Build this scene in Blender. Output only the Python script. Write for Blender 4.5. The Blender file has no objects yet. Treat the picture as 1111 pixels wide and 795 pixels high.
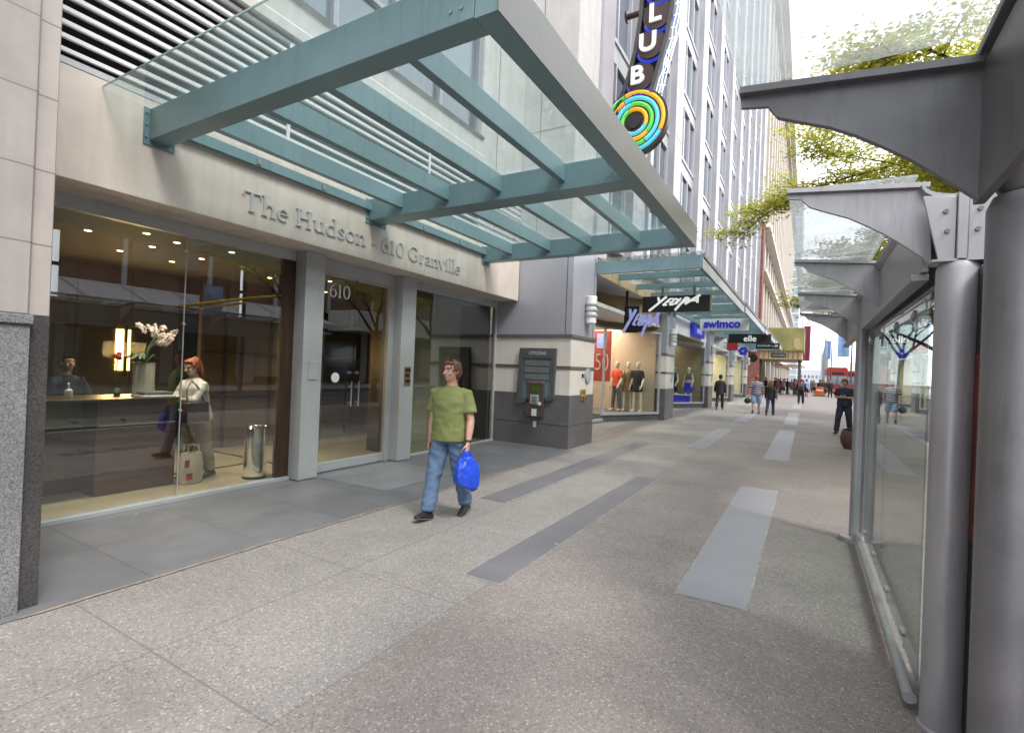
import bpy, bmesh, math, random
from mathutils import Vector, Matrix, noise
random.seed(7)
R = math.radians
scene = bpy.context.scene
COL = scene.collection
BASE = {}

# ------------------------------------------------------------------ materials
def _nt(name):
    m = bpy.data.materials.new(name); m.use_nodes = True
    nt = m.node_tree
    b = nt.nodes['Principled BSDF']
    return m, nt, b

def mat(name, col, rough=0.6, metal=0.0, var=0.12, scale=6.0, bump=0.0, bscale=60.0, spec=0.5, emit=None, estr=0.0, stretch=None, coat=0.0, wear=0.0):
    """plain surface with large soft variation, fine grain and optional bump"""
    m, nt, b = _nt(name)
    N = nt.nodes; L = nt.links
    tc = N.new('ShaderNodeTexCoord')
    src = tc.outputs['Object']
    if stretch:
        mp = N.new('ShaderNodeMapping'); mp.inputs['Scale'].default_value = stretch
        L.new(src, mp.inputs[0]); src = mp.outputs[0]
    n1 = N.new('ShaderNodeTexNoise'); n1.inputs['Scale'].default_value = scale; n1.inputs['Detail'].default_value = 5
    L.new(src, n1.inputs['Vector'])
    ramp = N.new('ShaderNodeValToRGB')
    c = Vector(col[:3])
    lo = c * (1 - var); hi = c * (1 + var)
    ramp.color_ramp.elements[0].position = 0.3; ramp.color_ramp.elements[1].position = 0.7
    ramp.color_ramp.elements[0].color = (*lo, 1); ramp.color_ramp.elements[1].color = (*[min(1, x) for x in hi], 1)
    L.new(n1.outputs['Fac'], ramp.inputs[0]); colout = ramp.outputs[0]
    if wear:
        mpw = N.new('ShaderNodeMapping'); mpw.inputs['Scale'].default_value = (9, 9, 1.1); L.new(tc.outputs['Object'], mpw.inputs[0])
        nd = N.new('ShaderNodeTexNoise'); nd.inputs['Scale'].default_value = 2.0; nd.inputs['Detail'].default_value = 9; nd.inputs['Roughness'].default_value = .7; L.new(mpw.outputs[0], nd.inputs['Vector'])
        md_ = N.new('ShaderNodeMapRange'); md_.inputs['From Min'].default_value = .52; md_.inputs['From Max'].default_value = .74; md_.inputs['To Max'].default_value = wear; L.new(nd.outputs['Fac'], md_.inputs['Value'])
        x1 = N.new('ShaderNodeMix'); x1.data_type = 'RGBA'; x1.inputs['B'].default_value = (*(c * .45), 1); L.new(md_.outputs[0], x1.inputs['Factor']); L.new(colout, x1.inputs['A'])
        nv = N.new('ShaderNodeTexNoise'); nv.inputs['Scale'].default_value = 38; nv.inputs['Detail'].default_value = 6; nv.inputs['Roughness'].default_value = .75; L.new(tc.outputs['Object'], nv.inputs['Vector'])
        mv = N.new('ShaderNodeMapRange'); mv.inputs['From Min'].default_value = .70; mv.inputs['From Max'].default_value = .74; mv.inputs['To Max'].default_value = wear; L.new(nv.outputs['Fac'], mv.inputs['Value'])
        x2 = N.new('ShaderNodeMix'); x2.data_type = 'RGBA'; x2.inputs['B'].default_value = (*[min(.75, q * 2.4) for q in c], 1); L.new(mv.outputs[0], x2.inputs['Factor']); L.new(x1.outputs['Result'], x2.inputs['A'])
        colout = x2.outputs['Result']
    L.new(colout, b.inputs['Base Color'])
    mr = N.new('ShaderNodeMapRange'); mr.inputs['To Min'].default_value = max(0.02, rough - 0.08); mr.inputs['To Max'].default_value = min(1, rough + 0.08)
    L.new(n1.outputs['Fac'], mr.inputs['Value']); L.new(mr.outputs[0], b.inputs['Roughness'])
    b.inputs['Metallic'].default_value = metal
    b.inputs['Specular IOR Level'].default_value = spec
    if coat: b.inputs['Coat Weight'].default_value = coat
    if bump:
        n2 = N.new('ShaderNodeTexNoise'); n2.inputs['Scale'].default_value = bscale; n2.inputs['Detail'].default_value = 4
        L.new(src, n2.inputs['Vector'])
        bp = N.new('ShaderNodeBump'); bp.inputs['Strength'].default_value = bump; bp.inputs['Distance'].default_value = 0.01
        L.new(n2.outputs['Fac'], bp.inputs['Height']); L.new(bp.outputs[0], b.inputs['Normal'])
    if emit:
        b.inputs['Emission Color'].default_value = (*emit, 1); b.inputs['Emission Strength'].default_value = estr
    return m

def mat_glass(name, tint=(0.9, 0.95, 0.93), ior=1.5, dirt=0.0, dirtcol=(0.7, 0.75, 0.74), boost=1.0):
    m = bpy.data.materials.new(name); m.use_nodes = True
    nt = m.node_tree; N = nt.nodes; L = nt.links
    N.remove(N['Principled BSDF'])
    out = N['Material Output']
    tr = N.new('ShaderNodeBsdfTransparent'); tr.inputs[0].default_value = (*tint, 1)
    gl = N.new('ShaderNodeBsdfGlossy'); gl.inputs['Roughness'].default_value = 0.0
    lw = N.new('ShaderNodeLayerWeight'); lw.inputs['Blend'].default_value = 0.5
    pw = N.new('ShaderNodeMath'); pw.operation = 'POWER'; pw.inputs[1].default_value = 5.0
    L.new(lw.outputs['Facing'], pw.inputs[0])
    f0 = min(0.3, ((ior - 1) / (ior + 1)) ** 2 * boost)
    mul = N.new('ShaderNodeMath'); mul.operation = 'MULTIPLY_ADD'; mul.inputs[1].default_value = 1 - f0; mul.inputs[2].default_value = f0; mul.use_clamp = True
    L.new(pw.outputs[0], mul.inputs[0])
    base = tr.outputs[0]
    if dirt:
        df = N.new('ShaderNodeBsdfTranslucent'); df.inputs[0].default_value = (*dirtcol, 1)
        d2 = N.new('ShaderNodeBsdfDiffuse'); d2.inputs[0].default_value = (*dirtcol, 1)
        mm = N.new('ShaderNodeMixShader'); L.new(df.outputs[0], mm.inputs[1]); L.new(d2.outputs[0], mm.inputs[2])
        tc = N.new('ShaderNodeTexCoord'); nz = N.new('ShaderNodeTexNoise'); nz.inputs['Scale'].default_value = 3; nz.inputs['Detail'].default_value = 8
        L.new(tc.outputs['Object'], nz.inputs['Vector'])
        mr = N.new('ShaderNodeMapRange'); mr.inputs['From Min'].default_value = 0.3; mr.inputs['From Max'].default_value = 0.7
        mr.inputs['To Min'].default_value = dirt * 0.5; mr.inputs['To Max'].default_value = dirt * 1.4
        L.new(nz.outputs['Fac'], mr.inputs['Value'])
        mx = N.new('ShaderNodeMixShader'); L.new(mr.outputs[0], mx.inputs[0]); L.new(tr.outputs[0], mx.inputs[1]); L.new(mm.outputs[0], mx.inputs[2])
        base = mx.outputs[0]
    mix = N.new('ShaderNodeMixShader')
    L.new(mul.outputs[0], mix.inputs[0]); L.new(base, mix.inputs[1]); L.new(gl.outputs[0], mix.inputs[2])
    L.new(mix.outputs[0], out.inputs[0])
    return m

def mat_emit(name, col, s):
    m = bpy.data.materials.new(name); m.use_nodes = True
    nt = m.node_tree; N = nt.nodes
    b = N['Principled BSDF']; b.inputs['Base Color'].default_value = (*[c * 0.6 for c in col], 1)
    b.inputs['Emission Color'].default_value = (*col, 1); b.inputs['Emission Strength'].default_value = s
    return m

def line_mask(nt, coord, period, offset, width):
    """1 on a joint line every `period` of coord (+offset)"""
    N = nt.nodes; L = nt.links
    a = N.new('ShaderNodeMath'); a.operation = 'ADD'; a.inputs[1].default_value = -offset + width / 2 + 1000 * period
    L.new(coord, a.inputs[0])
    f = N.new('ShaderNodeMath'); f.operation = 'MODULO'; f.inputs[1].default_value = period
    L.new(a.outputs[0], f.inputs[0])
    l = N.new('ShaderNodeMath'); l.operation = 'LESS_THAN'; l.inputs[1].default_value = width
    L.new(f.outputs[0], l.inputs[0])
    return l.outputs[0]

def mat_aggregate(name):
    m, nt, b = _nt(name); N = nt.nodes; L = nt.links
    tc = N.new('ShaderNodeTexCoord'); geo = tc.outputs['Object']
    sep = N.new('ShaderNodeSeparateXYZ'); L.new(geo, sep.inputs[0])
    v = N.new('ShaderNodeTexVoronoi'); v.inputs['Scale'].default_value = 72
    L.new(geo, v.inputs['Vector'])
    sc = N.new('ShaderNodeSeparateColor'); L.new(v.outputs['Color'], sc.inputs[0])
    # pebbles: grey / warm / white / dark
    rp = N.new('ShaderNodeValToRGB'); cr = rp.color_ramp; cr.interpolation = 'CONSTANT'
    cr.elements[0].position = 0; cr.elements[0].color = (0.175, 0.165, 0.158, 1)
    cr.elements[1].position = 0.2; cr.elements[1].color = (0.285, 0.268, 0.252, 1)
    for p, c in ((0.42, (0.345, 0.318, 0.296)), (0.6, (0.265, 0.262, 0.265)), (0.74, (0.385, 0.36, 0.338)), (0.87, (0.27, 0.222, 0.20)), (0.93, (0.46, 0.445, 0.43))):
        e = cr.elements.new(p); e.color = (*c, 1)
    L.new(sc.outputs[0], rp.inputs[0])
    # cement between pebbles
    ed = N.new('ShaderNodeMapRange'); ed.inputs['From Min'].default_value = 0.30; ed.inputs['From Max'].default_value = 0.62
    L.new(v.outputs['Distance'], ed.inputs['Value'])
    mx = N.new('ShaderNodeMix'); mx.data_type = 'RGBA'; mx.inputs['B'].default_value = (0.255, 0.242, 0.23, 1)
    L.new(ed.outputs[0], mx.inputs['Factor']); L.new(rp.outputs[0], mx.inputs['A'])
    # older, lighter bays left of x=-2, browner worn bays right of it
    gt = N.new('ShaderNodeMath'); gt.operation = 'GREATER_THAN'; gt.inputs[1].default_value = -2.0
    wob = N.new('ShaderNodeTexNoise'); wob.inputs['Scale'].default_value = 9
    L.new(geo, wob.inputs['Vector'])
    wm = N.new('ShaderNodeMath'); wm.operation = 'MULTIPLY_ADD'; wm.inputs[1].default_value = 0.05
    L.new(wob.outputs['Fac'], wm.inputs[0]); L.new(sep.outputs[0], wm.inputs[2]); L.new(wm.outputs[0], gt.inputs[0])
    tint = N.new('ShaderNodeMix'); tint.data_type = 'RGBA'; tint.inputs['A'].default_value = (0.965, 0.955, 0.94, 1); tint.inputs['B'].default_value = (0.885, 0.84, 0.815, 1)
    L.new(gt.outputs[0], tint.inputs['Factor'])
    m1 = N.new('ShaderNodeMix'); m1.data_type = 'RGBA'; m1.blend_type = 'MULTIPLY'; m1.inputs['Factor'].default_value = 1
    L.new(mx.outputs['Result'], m1.inputs['A']); L.new(tint.outputs['Result'], m1.inputs['B'])
    # big stains
    st = N.new('ShaderNodeTexNoise'); st.inputs['Scale'].default_value = 0.9; st.inputs['Detail'].default_value = 7; st.inputs['Roughness'].default_value = 0.62
    L.new(geo, st.inputs['Vector'])
    sr = N.new('ShaderNodeMapRange'); sr.inputs['From Min'].default_value = 0.3; sr.inputs['From Max'].default_value = 0.7; sr.inputs['To Min'].default_value = 0.78; sr.inputs['To Max'].default_value = 1.12
    L.new(st.outputs['Fac'], sr.inputs['Value'])
    cmb = N.new('ShaderNodeCombineColor'); [L.new(sr.outputs[0], cmb.inputs[i]) for i in range(3)]
    m2 = N.new('ShaderNodeMix'); m2.data_type = 'RGBA'; m2.blend_type = 'MULTIPLY'; m2.inputs['Factor'].default_value = 1
    L.new(m1.outputs['Result'], m2.inputs['A']); L.new(cmb.outputs[0], m2.inputs['B'])
    # joints
    jx = line_mask(nt, sep.outputs[0], 1.05, -3.09, 0.012)
    jy = line_mask(nt, sep.outputs[1], 1.42, 1.47, 0.012)
    inv = N.new('ShaderNodeMath'); inv.operation = 'MULTIPLY_ADD'; inv.inputs[1].default_value = -1.0; inv.inputs[2].default_value = 1.0; L.new(gt.outputs[0], inv.inputs[0])
    jx2 = N.new('ShaderNodeMath'); jx2.operation = 'MULTIPLY'; L.new(jx, jx2.inputs[0]); L.new(inv.outputs[0], jx2.inputs[1])
    iv2 = N.new('ShaderNodeMath'); iv2.operation = 'MULTIPLY_ADD'; iv2.inputs[1].default_value = -0.6; iv2.inputs[2].default_value = 1.0; L.new(gt.outputs[0], iv2.inputs[0])
    jy2 = N.new('ShaderNodeMath'); jy2.operation = 'MULTIPLY'; L.new(jy, jy2.inputs[0]); L.new(iv2.outputs[0], jy2.inputs[1])
    mxj = N.new('ShaderNodeMath'); mxj.operation = 'MAXIMUM'; L.new(jx2.outputs[0], mxj.inputs[0]); L.new(jy2.outputs[0], mxj.inputs[1])
    m3 = N.new('ShaderNodeMix'); m3.data_type = 'RGBA'; m3.inputs['B'].default_value = (0.10, 0.09, 0.082, 1)
    jf = N.new('ShaderNodeMath'); jf.operation = 'MULTIPLY'; jf.inputs[1].default_value = 0.48; L.new(mxj.outputs[0], jf.inputs[0])
    L.new(jf.outputs[0], m3.inputs['Factor']); L.new(m2.outputs['Result'], m3.inputs['A'])
    vg = N.new('ShaderNodeTexVoronoi'); vg.inputs['Scale'].default_value = 1.15; L.new(geo, vg.inputs['Vector'])
    lg = N.new('ShaderNodeMath'); lg.operation = 'LESS_THAN'; lg.inputs[1].default_value = 0.026; L.new(vg.outputs['Distance'], lg.inputs[0])
    scg = N.new('ShaderNodeSeparateColor'); L.new(vg.outputs['Color'], scg.inputs[0])
    gm = N.new('ShaderNodeMix'); gm.data_type = 'RGBA'; gm.inputs['A'].default_value = (.085, .08, .076, 1); gm.inputs['B'].default_value = (.46, .45, .44, 1)
    gs = N.new('ShaderNodeMath'); gs.operation = 'GREATER_THAN'; gs.inputs[1].default_value = .6; L.new(scg.outputs[1], gs.inputs[0]); L.new(gs.outputs[0], gm.inputs['Factor'])
    m4 = N.new('ShaderNodeMix'); m4.data_type = 'RGBA'; lgf = N.new('ShaderNodeMath'); lgf.operation = 'MULTIPLY'; lgf.inputs[1].default_value = .7; L.new(lg.outputs[0], lgf.inputs[0])
    L.new(lgf.outputs[0], m4.inputs['Factor']); L.new(m3.outputs['Result'], m4.inputs['A']); L.new(gm.outputs['Result'], m4.inputs['B'])
    L.new(m4.outputs['Result'], b.inputs['Base Color'])
    b.inputs['Roughness'].default_value = 0.72
    bp = N.new('ShaderNodeBump'); bp.inputs['Strength'].default_value = 0.35; bp.inputs['Distance'].default_value = 0.006; bp.invert = True
    hh = N.new('ShaderNodeMath'); hh.operation = 'ADD'; L.new(v.outputs['Distance'], hh.inputs[0]); L.new(mxj.outputs[0], hh.inputs[1])
    L.new(hh.outputs[0], bp.inputs['Height']); L.new(bp.outputs[0], b.inputs['Normal'])
    return m

def mat_slab(name, col, rough, px_, ox, py_, oy, jcol, var=0.14, jw=0.006):
    """stone slabs with thin joints on x/y periods and per-slab tone"""
    m, nt, b = _nt(name); N = nt.nodes; L = nt.links
    tc = N.new('ShaderNodeTexCoord'); geo = tc.outputs['Object']
    sep = N.new('ShaderNodeSeparateXYZ'); L.new(geo, sep.inputs[0])
    n1 = N.new('ShaderNodeTexNoise'); n1.inputs['Scale'].default_value = 2.2; n1.inputs['Detail'].default_value = 9; n1.inputs['Roughness'].default_value = 0.65
    L.new(geo, n1.inputs['Vector'])
    rp = N.new('ShaderNodeValToRGB'); rp.color_ramp.elements[0].position = 0.28; rp.color_ramp.elements[1].position = 0.72
    c = Vector(col); rp.color_ramp.elements[0].color = (*(c * (1 - var)), 1); rp.color_ramp.elements[1].color = (*(c * (1 + var)), 1)
    L.new(n1.outputs['Fac'], rp.inputs[0])
    def cell(o, p, off):
        a = N.new('ShaderNodeMath'); a.operation = 'SUBTRACT'; a.inputs[1].default_value = off; L.new(o, a.inputs[0])
        d = N.new('ShaderNodeMath'); d.operation = 'DIVIDE'; d.inputs[1].default_value = p; L.new(a.outputs[0], d.inputs[0])
        f = N.new('ShaderNodeMath'); f.operation = 'FLOOR'; L.new(d.outputs[0], f.inputs[0]); return f.outputs[0]
    cv = N.new('ShaderNodeCombineXYZ'); L.new(cell(sep.outputs[0], px_, ox), cv.inputs[0]); L.new(cell(sep.outputs[1], py_, oy), cv.inputs[1])
    wn = N.new('ShaderNodeTexWhiteNoise'); L.new(cv.outputs[0], wn.inputs['Vector'])
    mr = N.new('ShaderNodeMapRange'); mr.inputs['To Min'].default_value = 0.95; mr.inputs['To Max'].default_value = 1.05; L.new(wn.outputs['Value'], mr.inputs['Value'])
    cc = N.new('ShaderNodeCombineColor'); [L.new(mr.outputs[0], cc.inputs[i]) for i in range(3)]
    mu = N.new('ShaderNodeMix'); mu.data_type = 'RGBA'; mu.blend_type = 'MULTIPLY'; mu.inputs['Factor'].default_value = 1
    L.new(rp.outputs[0], mu.inputs['A']); L.new(cc.outputs[0], mu.inputs['B'])
    j1 = line_mask(nt, sep.outputs[0], px_, ox, jw); j2 = line_mask(nt, sep.outputs[1], py_, oy, jw)
    mj = N.new('ShaderNodeMath'); mj.operation = 'MAXIMUM'; L.new(j1, mj.inputs[0]); L.new(j2, mj.inputs[1])
    mx = N.new('ShaderNodeMix'); mx.data_type = 'RGBA'; mx.inputs['B'].default_value = (*jcol, 1)
    L.new(mj.outputs[0], mx.inputs['Factor']); L.new(mu.outputs['Result'], mx.inputs['A'])
    # pale scuffs and gum spots
    vo = N.new('ShaderNodeTexVoronoi'); vo.inputs['Scale'].default_value = 1.7; L.new(geo, vo.inputs['Vector'])
    lt = N.new('ShaderNodeMath'); lt.operation = 'LESS_THAN'; lt.inputs[1].default_value = 0.028; L.new(vo.outputs['Distance'], lt.inputs[0])
    mg = N.new('ShaderNodeMix'); mg.data_type = 'RGBA'; mg.inputs['B'].default_value = (0.42, 0.41, 0.40, 1)
    L.new(lt.outputs[0], mg.inputs['Factor']); L.new(mx.outputs['Result'], mg.inputs['A'])
    L.new(mg.outputs['Result'], b.inputs['Base Color'])
    r2 = N.new('ShaderNodeMapRange'); r2.inputs['To Min'].default_value = rough - 0.12; r2.inputs['To Max'].default_value = rough + 0.12
    L.new(n1.outputs['Fac'], r2.inputs['Value']); L.new(r2.outputs[0], b.inputs['Roughness'])
    n2 = N.new('ShaderNodeTexNoise'); n2.inputs['Scale'].default_value = 90; L.new(geo, n2.inputs['Vector'])
    bp = N.new('ShaderNodeBump'); bp.inputs['Strength'].default_value = 0.12; bp.inputs['Distance'].default_value = 0.005
    L.new(n2.outputs['Fac'], bp.inputs['Height']); L.new(bp.outputs[0], b.inputs['Normal'])
    return m

def mat_granite(name, col, rough=0.45, spread=0.5, scale=150):
    m, nt, b = _nt(name); N = nt.nodes; L = nt.links
    tc = N.new('ShaderNodeTexCoord'); geo = tc.outputs['Object']
    v = N.new('ShaderNodeTexVoronoi'); v.inputs['Scale'].default_value = scale; L.new(geo, v.inputs['Vector'])
    sc = N.new('ShaderNodeSeparateColor'); L.new(v.outputs['Color'], sc.inputs[0])
    c = Vector(col); rp = N.new('ShaderNodeValToRGB')
    rp.color_ramp.elements[0].color = (*(c * (1 - spread)), 1); rp.color_ramp.elements[1].color = (*(c * (1 + spread)), 1)
    L.new(sc.outputs[0], rp.inputs[0])
    n1 = N.new('ShaderNodeTexNoise'); n1.inputs['Scale'].default_value = 1.6; n1.inputs['Detail'].default_value = 8; L.new(geo, n1.inputs['Vector'])
    mr = N.new('ShaderNodeMapRange'); mr.inputs['From Min'].default_value = .3; mr.inputs['From Max'].default_value = .7; mr.inputs['To Min'].default_value = 0.8; mr.inputs['To Max'].default_value = 1.15; L.new(n1.outputs['Fac'], mr.inputs['Value'])
    cc = N.new('ShaderNodeCombineColor'); [L.new(mr.outputs[0], cc.inputs[i]) for i in range(3)]
    mu = N.new('ShaderNodeMix'); mu.data_type = 'RGBA'; mu.blend_type = 'MULTIPLY'; mu.inputs['Factor'].default_value = 1
    L.new(rp.outputs[0], mu.inputs['A']); L.new(cc.outputs[0], mu.inputs['B']); L.new(mu.outputs['Result'], b.inputs['Base Color'])
    b.inputs['Roughness'].default_value = rough
    return m

def mat_limestone(name, col, pz=None, oz=0.0, jcol=(0.22, 0.2, 0.18), var=0.09, streak=0.12):
    """pale stone with rain streaks and optional horizontal joints"""
    m, nt, b = _nt(name); N = nt.nodes; L = nt.links
    tc = N.new('ShaderNodeTexCoord'); geo = tc.outputs['Object']
    sep = N.new('ShaderNodeSeparateXYZ'); L.new(geo, sep.inputs[0])
    n1 = N.new('ShaderNodeTexNoise'); n1.inputs['Scale'].default_value = 3; n1.inputs['Detail'].default_value = 9; n1.inputs['Roughness'].default_value = .6; L.new(geo, n1.inputs['Vector'])
    mp = N.new('ShaderNodeMapping'); mp.inputs['Scale'].default_value = (7, 7, 0.5); L.new(geo, mp.inputs[0])
    n2 = N.new('ShaderNodeTexNoise'); n2.inputs['Scale'].default_value = 1; n2.inputs['Detail'].default_value = 6; L.new(mp.outputs[0], n2.inputs['Vector'])
    a1 = N.new('ShaderNodeMapRange'); a1.inputs['From Min'].default_value = .3; a1.inputs['From Max'].default_value = .7; a1.inputs['To Min'].default_value = 1 - var; a1.inputs['To Max'].default_value = 1 + var; L.new(n1.outputs['Fac'], a1.inputs['Value'])
    a2 = N.new('ShaderNodeMapRange'); a2.inputs['From Min'].default_value = .35; a2.inputs['From Max'].default_value = .6; a2.inputs['To Min'].default_value = 1 - streak; a2.inputs['To Max'].default_value = 1.0; L.new(n2.outputs['Fac'], a2.inputs['Value'])
    mu = N.new('ShaderNodeMath'); mu.operation = 'MULTIPLY'; L.new(a1.outputs[0], mu.inputs[0]); L.new(a2.outputs[0], mu.inputs[1])
    cc = N.new('ShaderNodeCombineColor'); [L.new(mu.outputs[0], cc.inputs[i]) for i in range(3)]
    mm = N.new('ShaderNodeMix'); mm.data_type = 'RGBA'; mm.blend_type = 'MULTIPLY'; mm.inputs['Factor'].default_value = 1; mm.inputs['B'].default_value = (*col, 1)
    L.new(cc.outputs[0], mm.inputs['A'])
    outc = mm.outputs['Result']
    if pz:
        j = line_mask(nt, sep.outputs[2], pz, oz, 0.01)
        mx = N.new('ShaderNodeMix'); mx.data_type = 'RGBA'; mx.inputs['B'].default_value = (*jcol, 1); L.new(j, mx.inputs['Factor']); L.new(outc, mx.inputs['A']); outc = mx.outputs['Result']
    L.new(outc, b.inputs['Base Color']); b.inputs['Roughness'].default_value = 0.7
    n3 = N.new('ShaderNodeTexNoise'); n3.inputs['Scale'].default_value = 120; L.new(geo, n3.inputs['Vector'])
    bp = N.new('ShaderNodeBump'); bp.inputs['Strength'].default_value = .08; bp.inputs['Distance'].default_value = .004; L.new(n3.outputs['Fac'], bp.inputs['Height']); L.new(bp.outputs[0], b.inputs['Normal'])
    return m

def mat_leaf(name, cols):
    m, nt, b = _nt(name); N = nt.nodes; L = nt.links
    geo = N.new('ShaderNodeNewGeometry')
    rp = N.new('ShaderNodeValToRGB'); cr = rp.color_ramp
    cr.elements[0].color = (*cols[0], 1); cr.elements[1].color = (*cols[-1], 1)
    for i, c in enumerate(cols[1:-1]):
        e = cr.elements.new((i + 1) / (len(cols) - 1)); e.color = (*c, 1)
    L.new(geo.outputs['Random Per Island'], rp.inputs[0]); L.new(rp.outputs[0], b.inputs['Base Color'])
    b.inputs['Roughness'].default_value = 0.55
    tl = N.new('ShaderNodeBsdfTranslucent'); L.new(rp.outputs[0], tl.inputs[0])
    mx = N.new('ShaderNodeMixShader'); mx.inputs[0].default_value = 0.72
    L.new(b.outputs[0], mx.inputs[1]); L.new(tl.outputs[0], mx.inputs[2]); L.new(mx.outputs[0], N['Material Output'].inputs[0])
    return m

def mat_stripes(name, c1, c2, period, duty, axis=2):
    m, nt, b = _nt(name); N = nt.nodes; L = nt.links
    tc = N.new('ShaderNodeTexCoord'); sep = N.new('ShaderNodeSeparateXYZ'); L.new(tc.outputs['Object'], sep.inputs[0])
    k = line_mask(nt, sep.outputs[axis], period, 0, period * duty)
    mx = N.new('ShaderNodeMix'); mx.data_type = 'RGBA'; mx.inputs['A'].default_value = (*c1, 1); mx.inputs['B'].default_value = (*c2, 1)
    L.new(k, mx.inputs['Factor']); L.new(mx.outputs['Result'], b.inputs['Base Color']); b.inputs['Roughness'].default_value = .8
    return m

M = {}
M['agg'] = mat_aggregate('exposed_aggregate')
M['slate'] = mat_slab('slate_slabs', (0.165, 0.166, 0.176), 0.42, 1.03, -4.1, 0.9, 1.05, (0.07, 0.072, 0.08))
M['slate_light'] = mat_slab('pale_slate', (0.21, 0.215, 0.225), 0.40, 2.0, -6.2, 1.4, 4.9, (0.12, 0.12, 0.13))
M['band_dark'] = mat_slab('band_slate', (0.160, 0.157, 0.168), 0.55, 4.0, -4, 1.4, 3.34, (0.24, 0.22, 0.2))
M['band_light'] = mat_slab('band_bluestone', (0.262, 0.262, 0.282), 0.55, 4.0, -4, 4.0, 0.0, (0.3, 0.28, 0.26), 0.08)
M['mortar'] = mat('mortar', (0.33, 0.31, 0.285), .85, var=.3, scale=11)
M['rust'] = mat('caulk_rust', (0.27, 0.215, 0.175), 0.8, var=0.35, scale=14)
M['asphalt'] = mat('asphalt', (0.055, 0.055, 0.058), 0.85, var=0.25, scale=2, bump=.4, bscale=120)
M['concrete'] = mat_limestone('concrete_panel', (0.60, 0.58, 0.56), None, var=.06, streak=.10)
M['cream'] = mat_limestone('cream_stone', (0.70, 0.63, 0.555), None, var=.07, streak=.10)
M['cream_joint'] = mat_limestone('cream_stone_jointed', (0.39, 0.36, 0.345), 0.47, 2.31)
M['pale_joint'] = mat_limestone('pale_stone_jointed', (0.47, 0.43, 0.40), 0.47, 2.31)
M['pil_cream'] = mat_limestone('pilaster_stone', (0.72, 0.68, 0.62), None, var=.05, streak=.05)
M['granite'] = mat_granite('granite_light', (0.20, 0.205, 0.215), .5)
M['granite_dark'] = mat_granite('granite_dark', (0.07, 0.068, 0.068), .3)
M['granite_mid'] = mat_granite('granite_mid', (0.125, 0.12, 0.123), .4, .3)
M['band'] = mat_granite('stone_band', (0.13, 0.12, 0.115), .4, .25)
M['teal'] = mat('teal_paint', (0.180, 0.282, 0.305), 0.35, var=0.10, scale=1.5, bump=.02, spec=.5, wear=0.35)
M['fascia_lit'] = mat('fascia_reflected_tone', (0.145, 0.15, 0.135), 0.4, metal=.1, var=0.08, scale=1.5, wear=0.3)  # canopy fascia: reflected light on its outer face, put into the colour
M['alu'] = mat('aluminium_panel', (0.49, 0.505, 0.515), 0.42, metal=.15, var=.05, scale=2, stretch=(1, 1, .3), wear=0.2)
M['alu_light'] = mat('aluminium_frame', (0.50, 0.53, 0.55), 0.4, metal=.25, var=.05)
M['zinc'] = mat('blue_grey_metal_panel', (0.40, 0.41, 0.455), 0.4, metal=.2, var=.06, scale=1.2, stretch=(1, 1, .3), wear=0.18)
M['steel'] = mat('shelter_steel', (0.335, 0.332, 0.345), 0.38, metal=.25, var=.12, scale=5, stretch=(1, 1, .4), wear=0.45)
M['steel_dark'] = mat('shelter_dark_steel', (0.155, 0.153, 0.162), 0.42, metal=.4, var=.15, scale=6, wear=0.55)
M['chrome'] = mat('chrome', (0.82, 0.83, 0.84), 0.08, metal=1.0, var=.03)
M['white_slat'] = mat('white_slat', (0.80, 0.80, 0.80), 0.5, var=.04)
M['black_void'] = mat('black_backing', (0.012, 0.011, 0.011), .8)
M['letter'] = mat('lettering_metal', (0.58, 0.595, 0.60), 0.4, metal=.2, var=.08)
M['glass'] = mat_glass('window_glass', (0.80, 0.82, 0.79), 1.6, boost=2.6)
M['glass_shop'] = mat_glass('shop_glass', (0.92, 0.95, 0.94), 1.45)
M['glass_canopy'] = mat_glass('canopy_glass', (0.90, 0.95, 0.945), 1.6, dirt=.09, dirtcol=(.5, .58, .56))
M['glass_roof'] = mat_glass('shelter_roof_glass', (0.90, 0.93, 0.93), 1.45, dirt=.32, dirtcol=(.78, .82, .83))
M['glass_shelter'] = mat_glass('shelter_wall_glass', (0.80, 0.87, 0.85), 1.55, dirt=.05, dirtcol=(.35, .38, .37), boost=2.3)
M['glass_edge'] = mat('glass_edge', (0.30, 0.45, 0.42), .15, var=.05)
M['pane'] = mat('facade_pane', (0.075, 0.10, 0.14), 0.06, var=.3, scale=.6, spec=1.0, coat=.6)
M['pier'] = mat('facade_pier_panel', (0.43, 0.42, 0.445), 0.4, metal=.15, var=.05, scale=.8)
M['pier_warm'] = mat('facade_pier_side', (0.42, 0.39, 0.395), 0.45, var=.06, scale=.8)
M['frame_white'] = mat('white_window_frame', (0.50, 0.51, 0.535), .4, var=.03)
M['spandrel'] = mat('spandrel_panel', (0.34, 0.34, 0.375), .4, metal=.2, var=.06)
M['beige'] = mat_limestone('beige_terracotta', (0.52, 0.475, 0.41), 2.2, 0, (0.36, 0.3, 0.24))
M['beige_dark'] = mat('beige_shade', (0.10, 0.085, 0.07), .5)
M['brick'] = mat('brick_red', (0.23, 0.09, 0.07), .8, var=.35, scale=3, bump=.2)
M['olive'] = mat('olive_panel', (0.27, 0.255, 0.085), .45, var=.35, scale=.5)
M['gold'] = mat('gold_soffit', (0.50, 0.38, 0.20), .5, var=.15)
M['tower'] = mat('tower_glass', (0.33, 0.39, 0.44), .25, var=.1, scale=.2)
M['wood_dark'] = mat('dark_walnut', (0.055, 0.030, 0.019), .35, var=.35, scale=3, stretch=(6, 6, .5))
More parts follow.
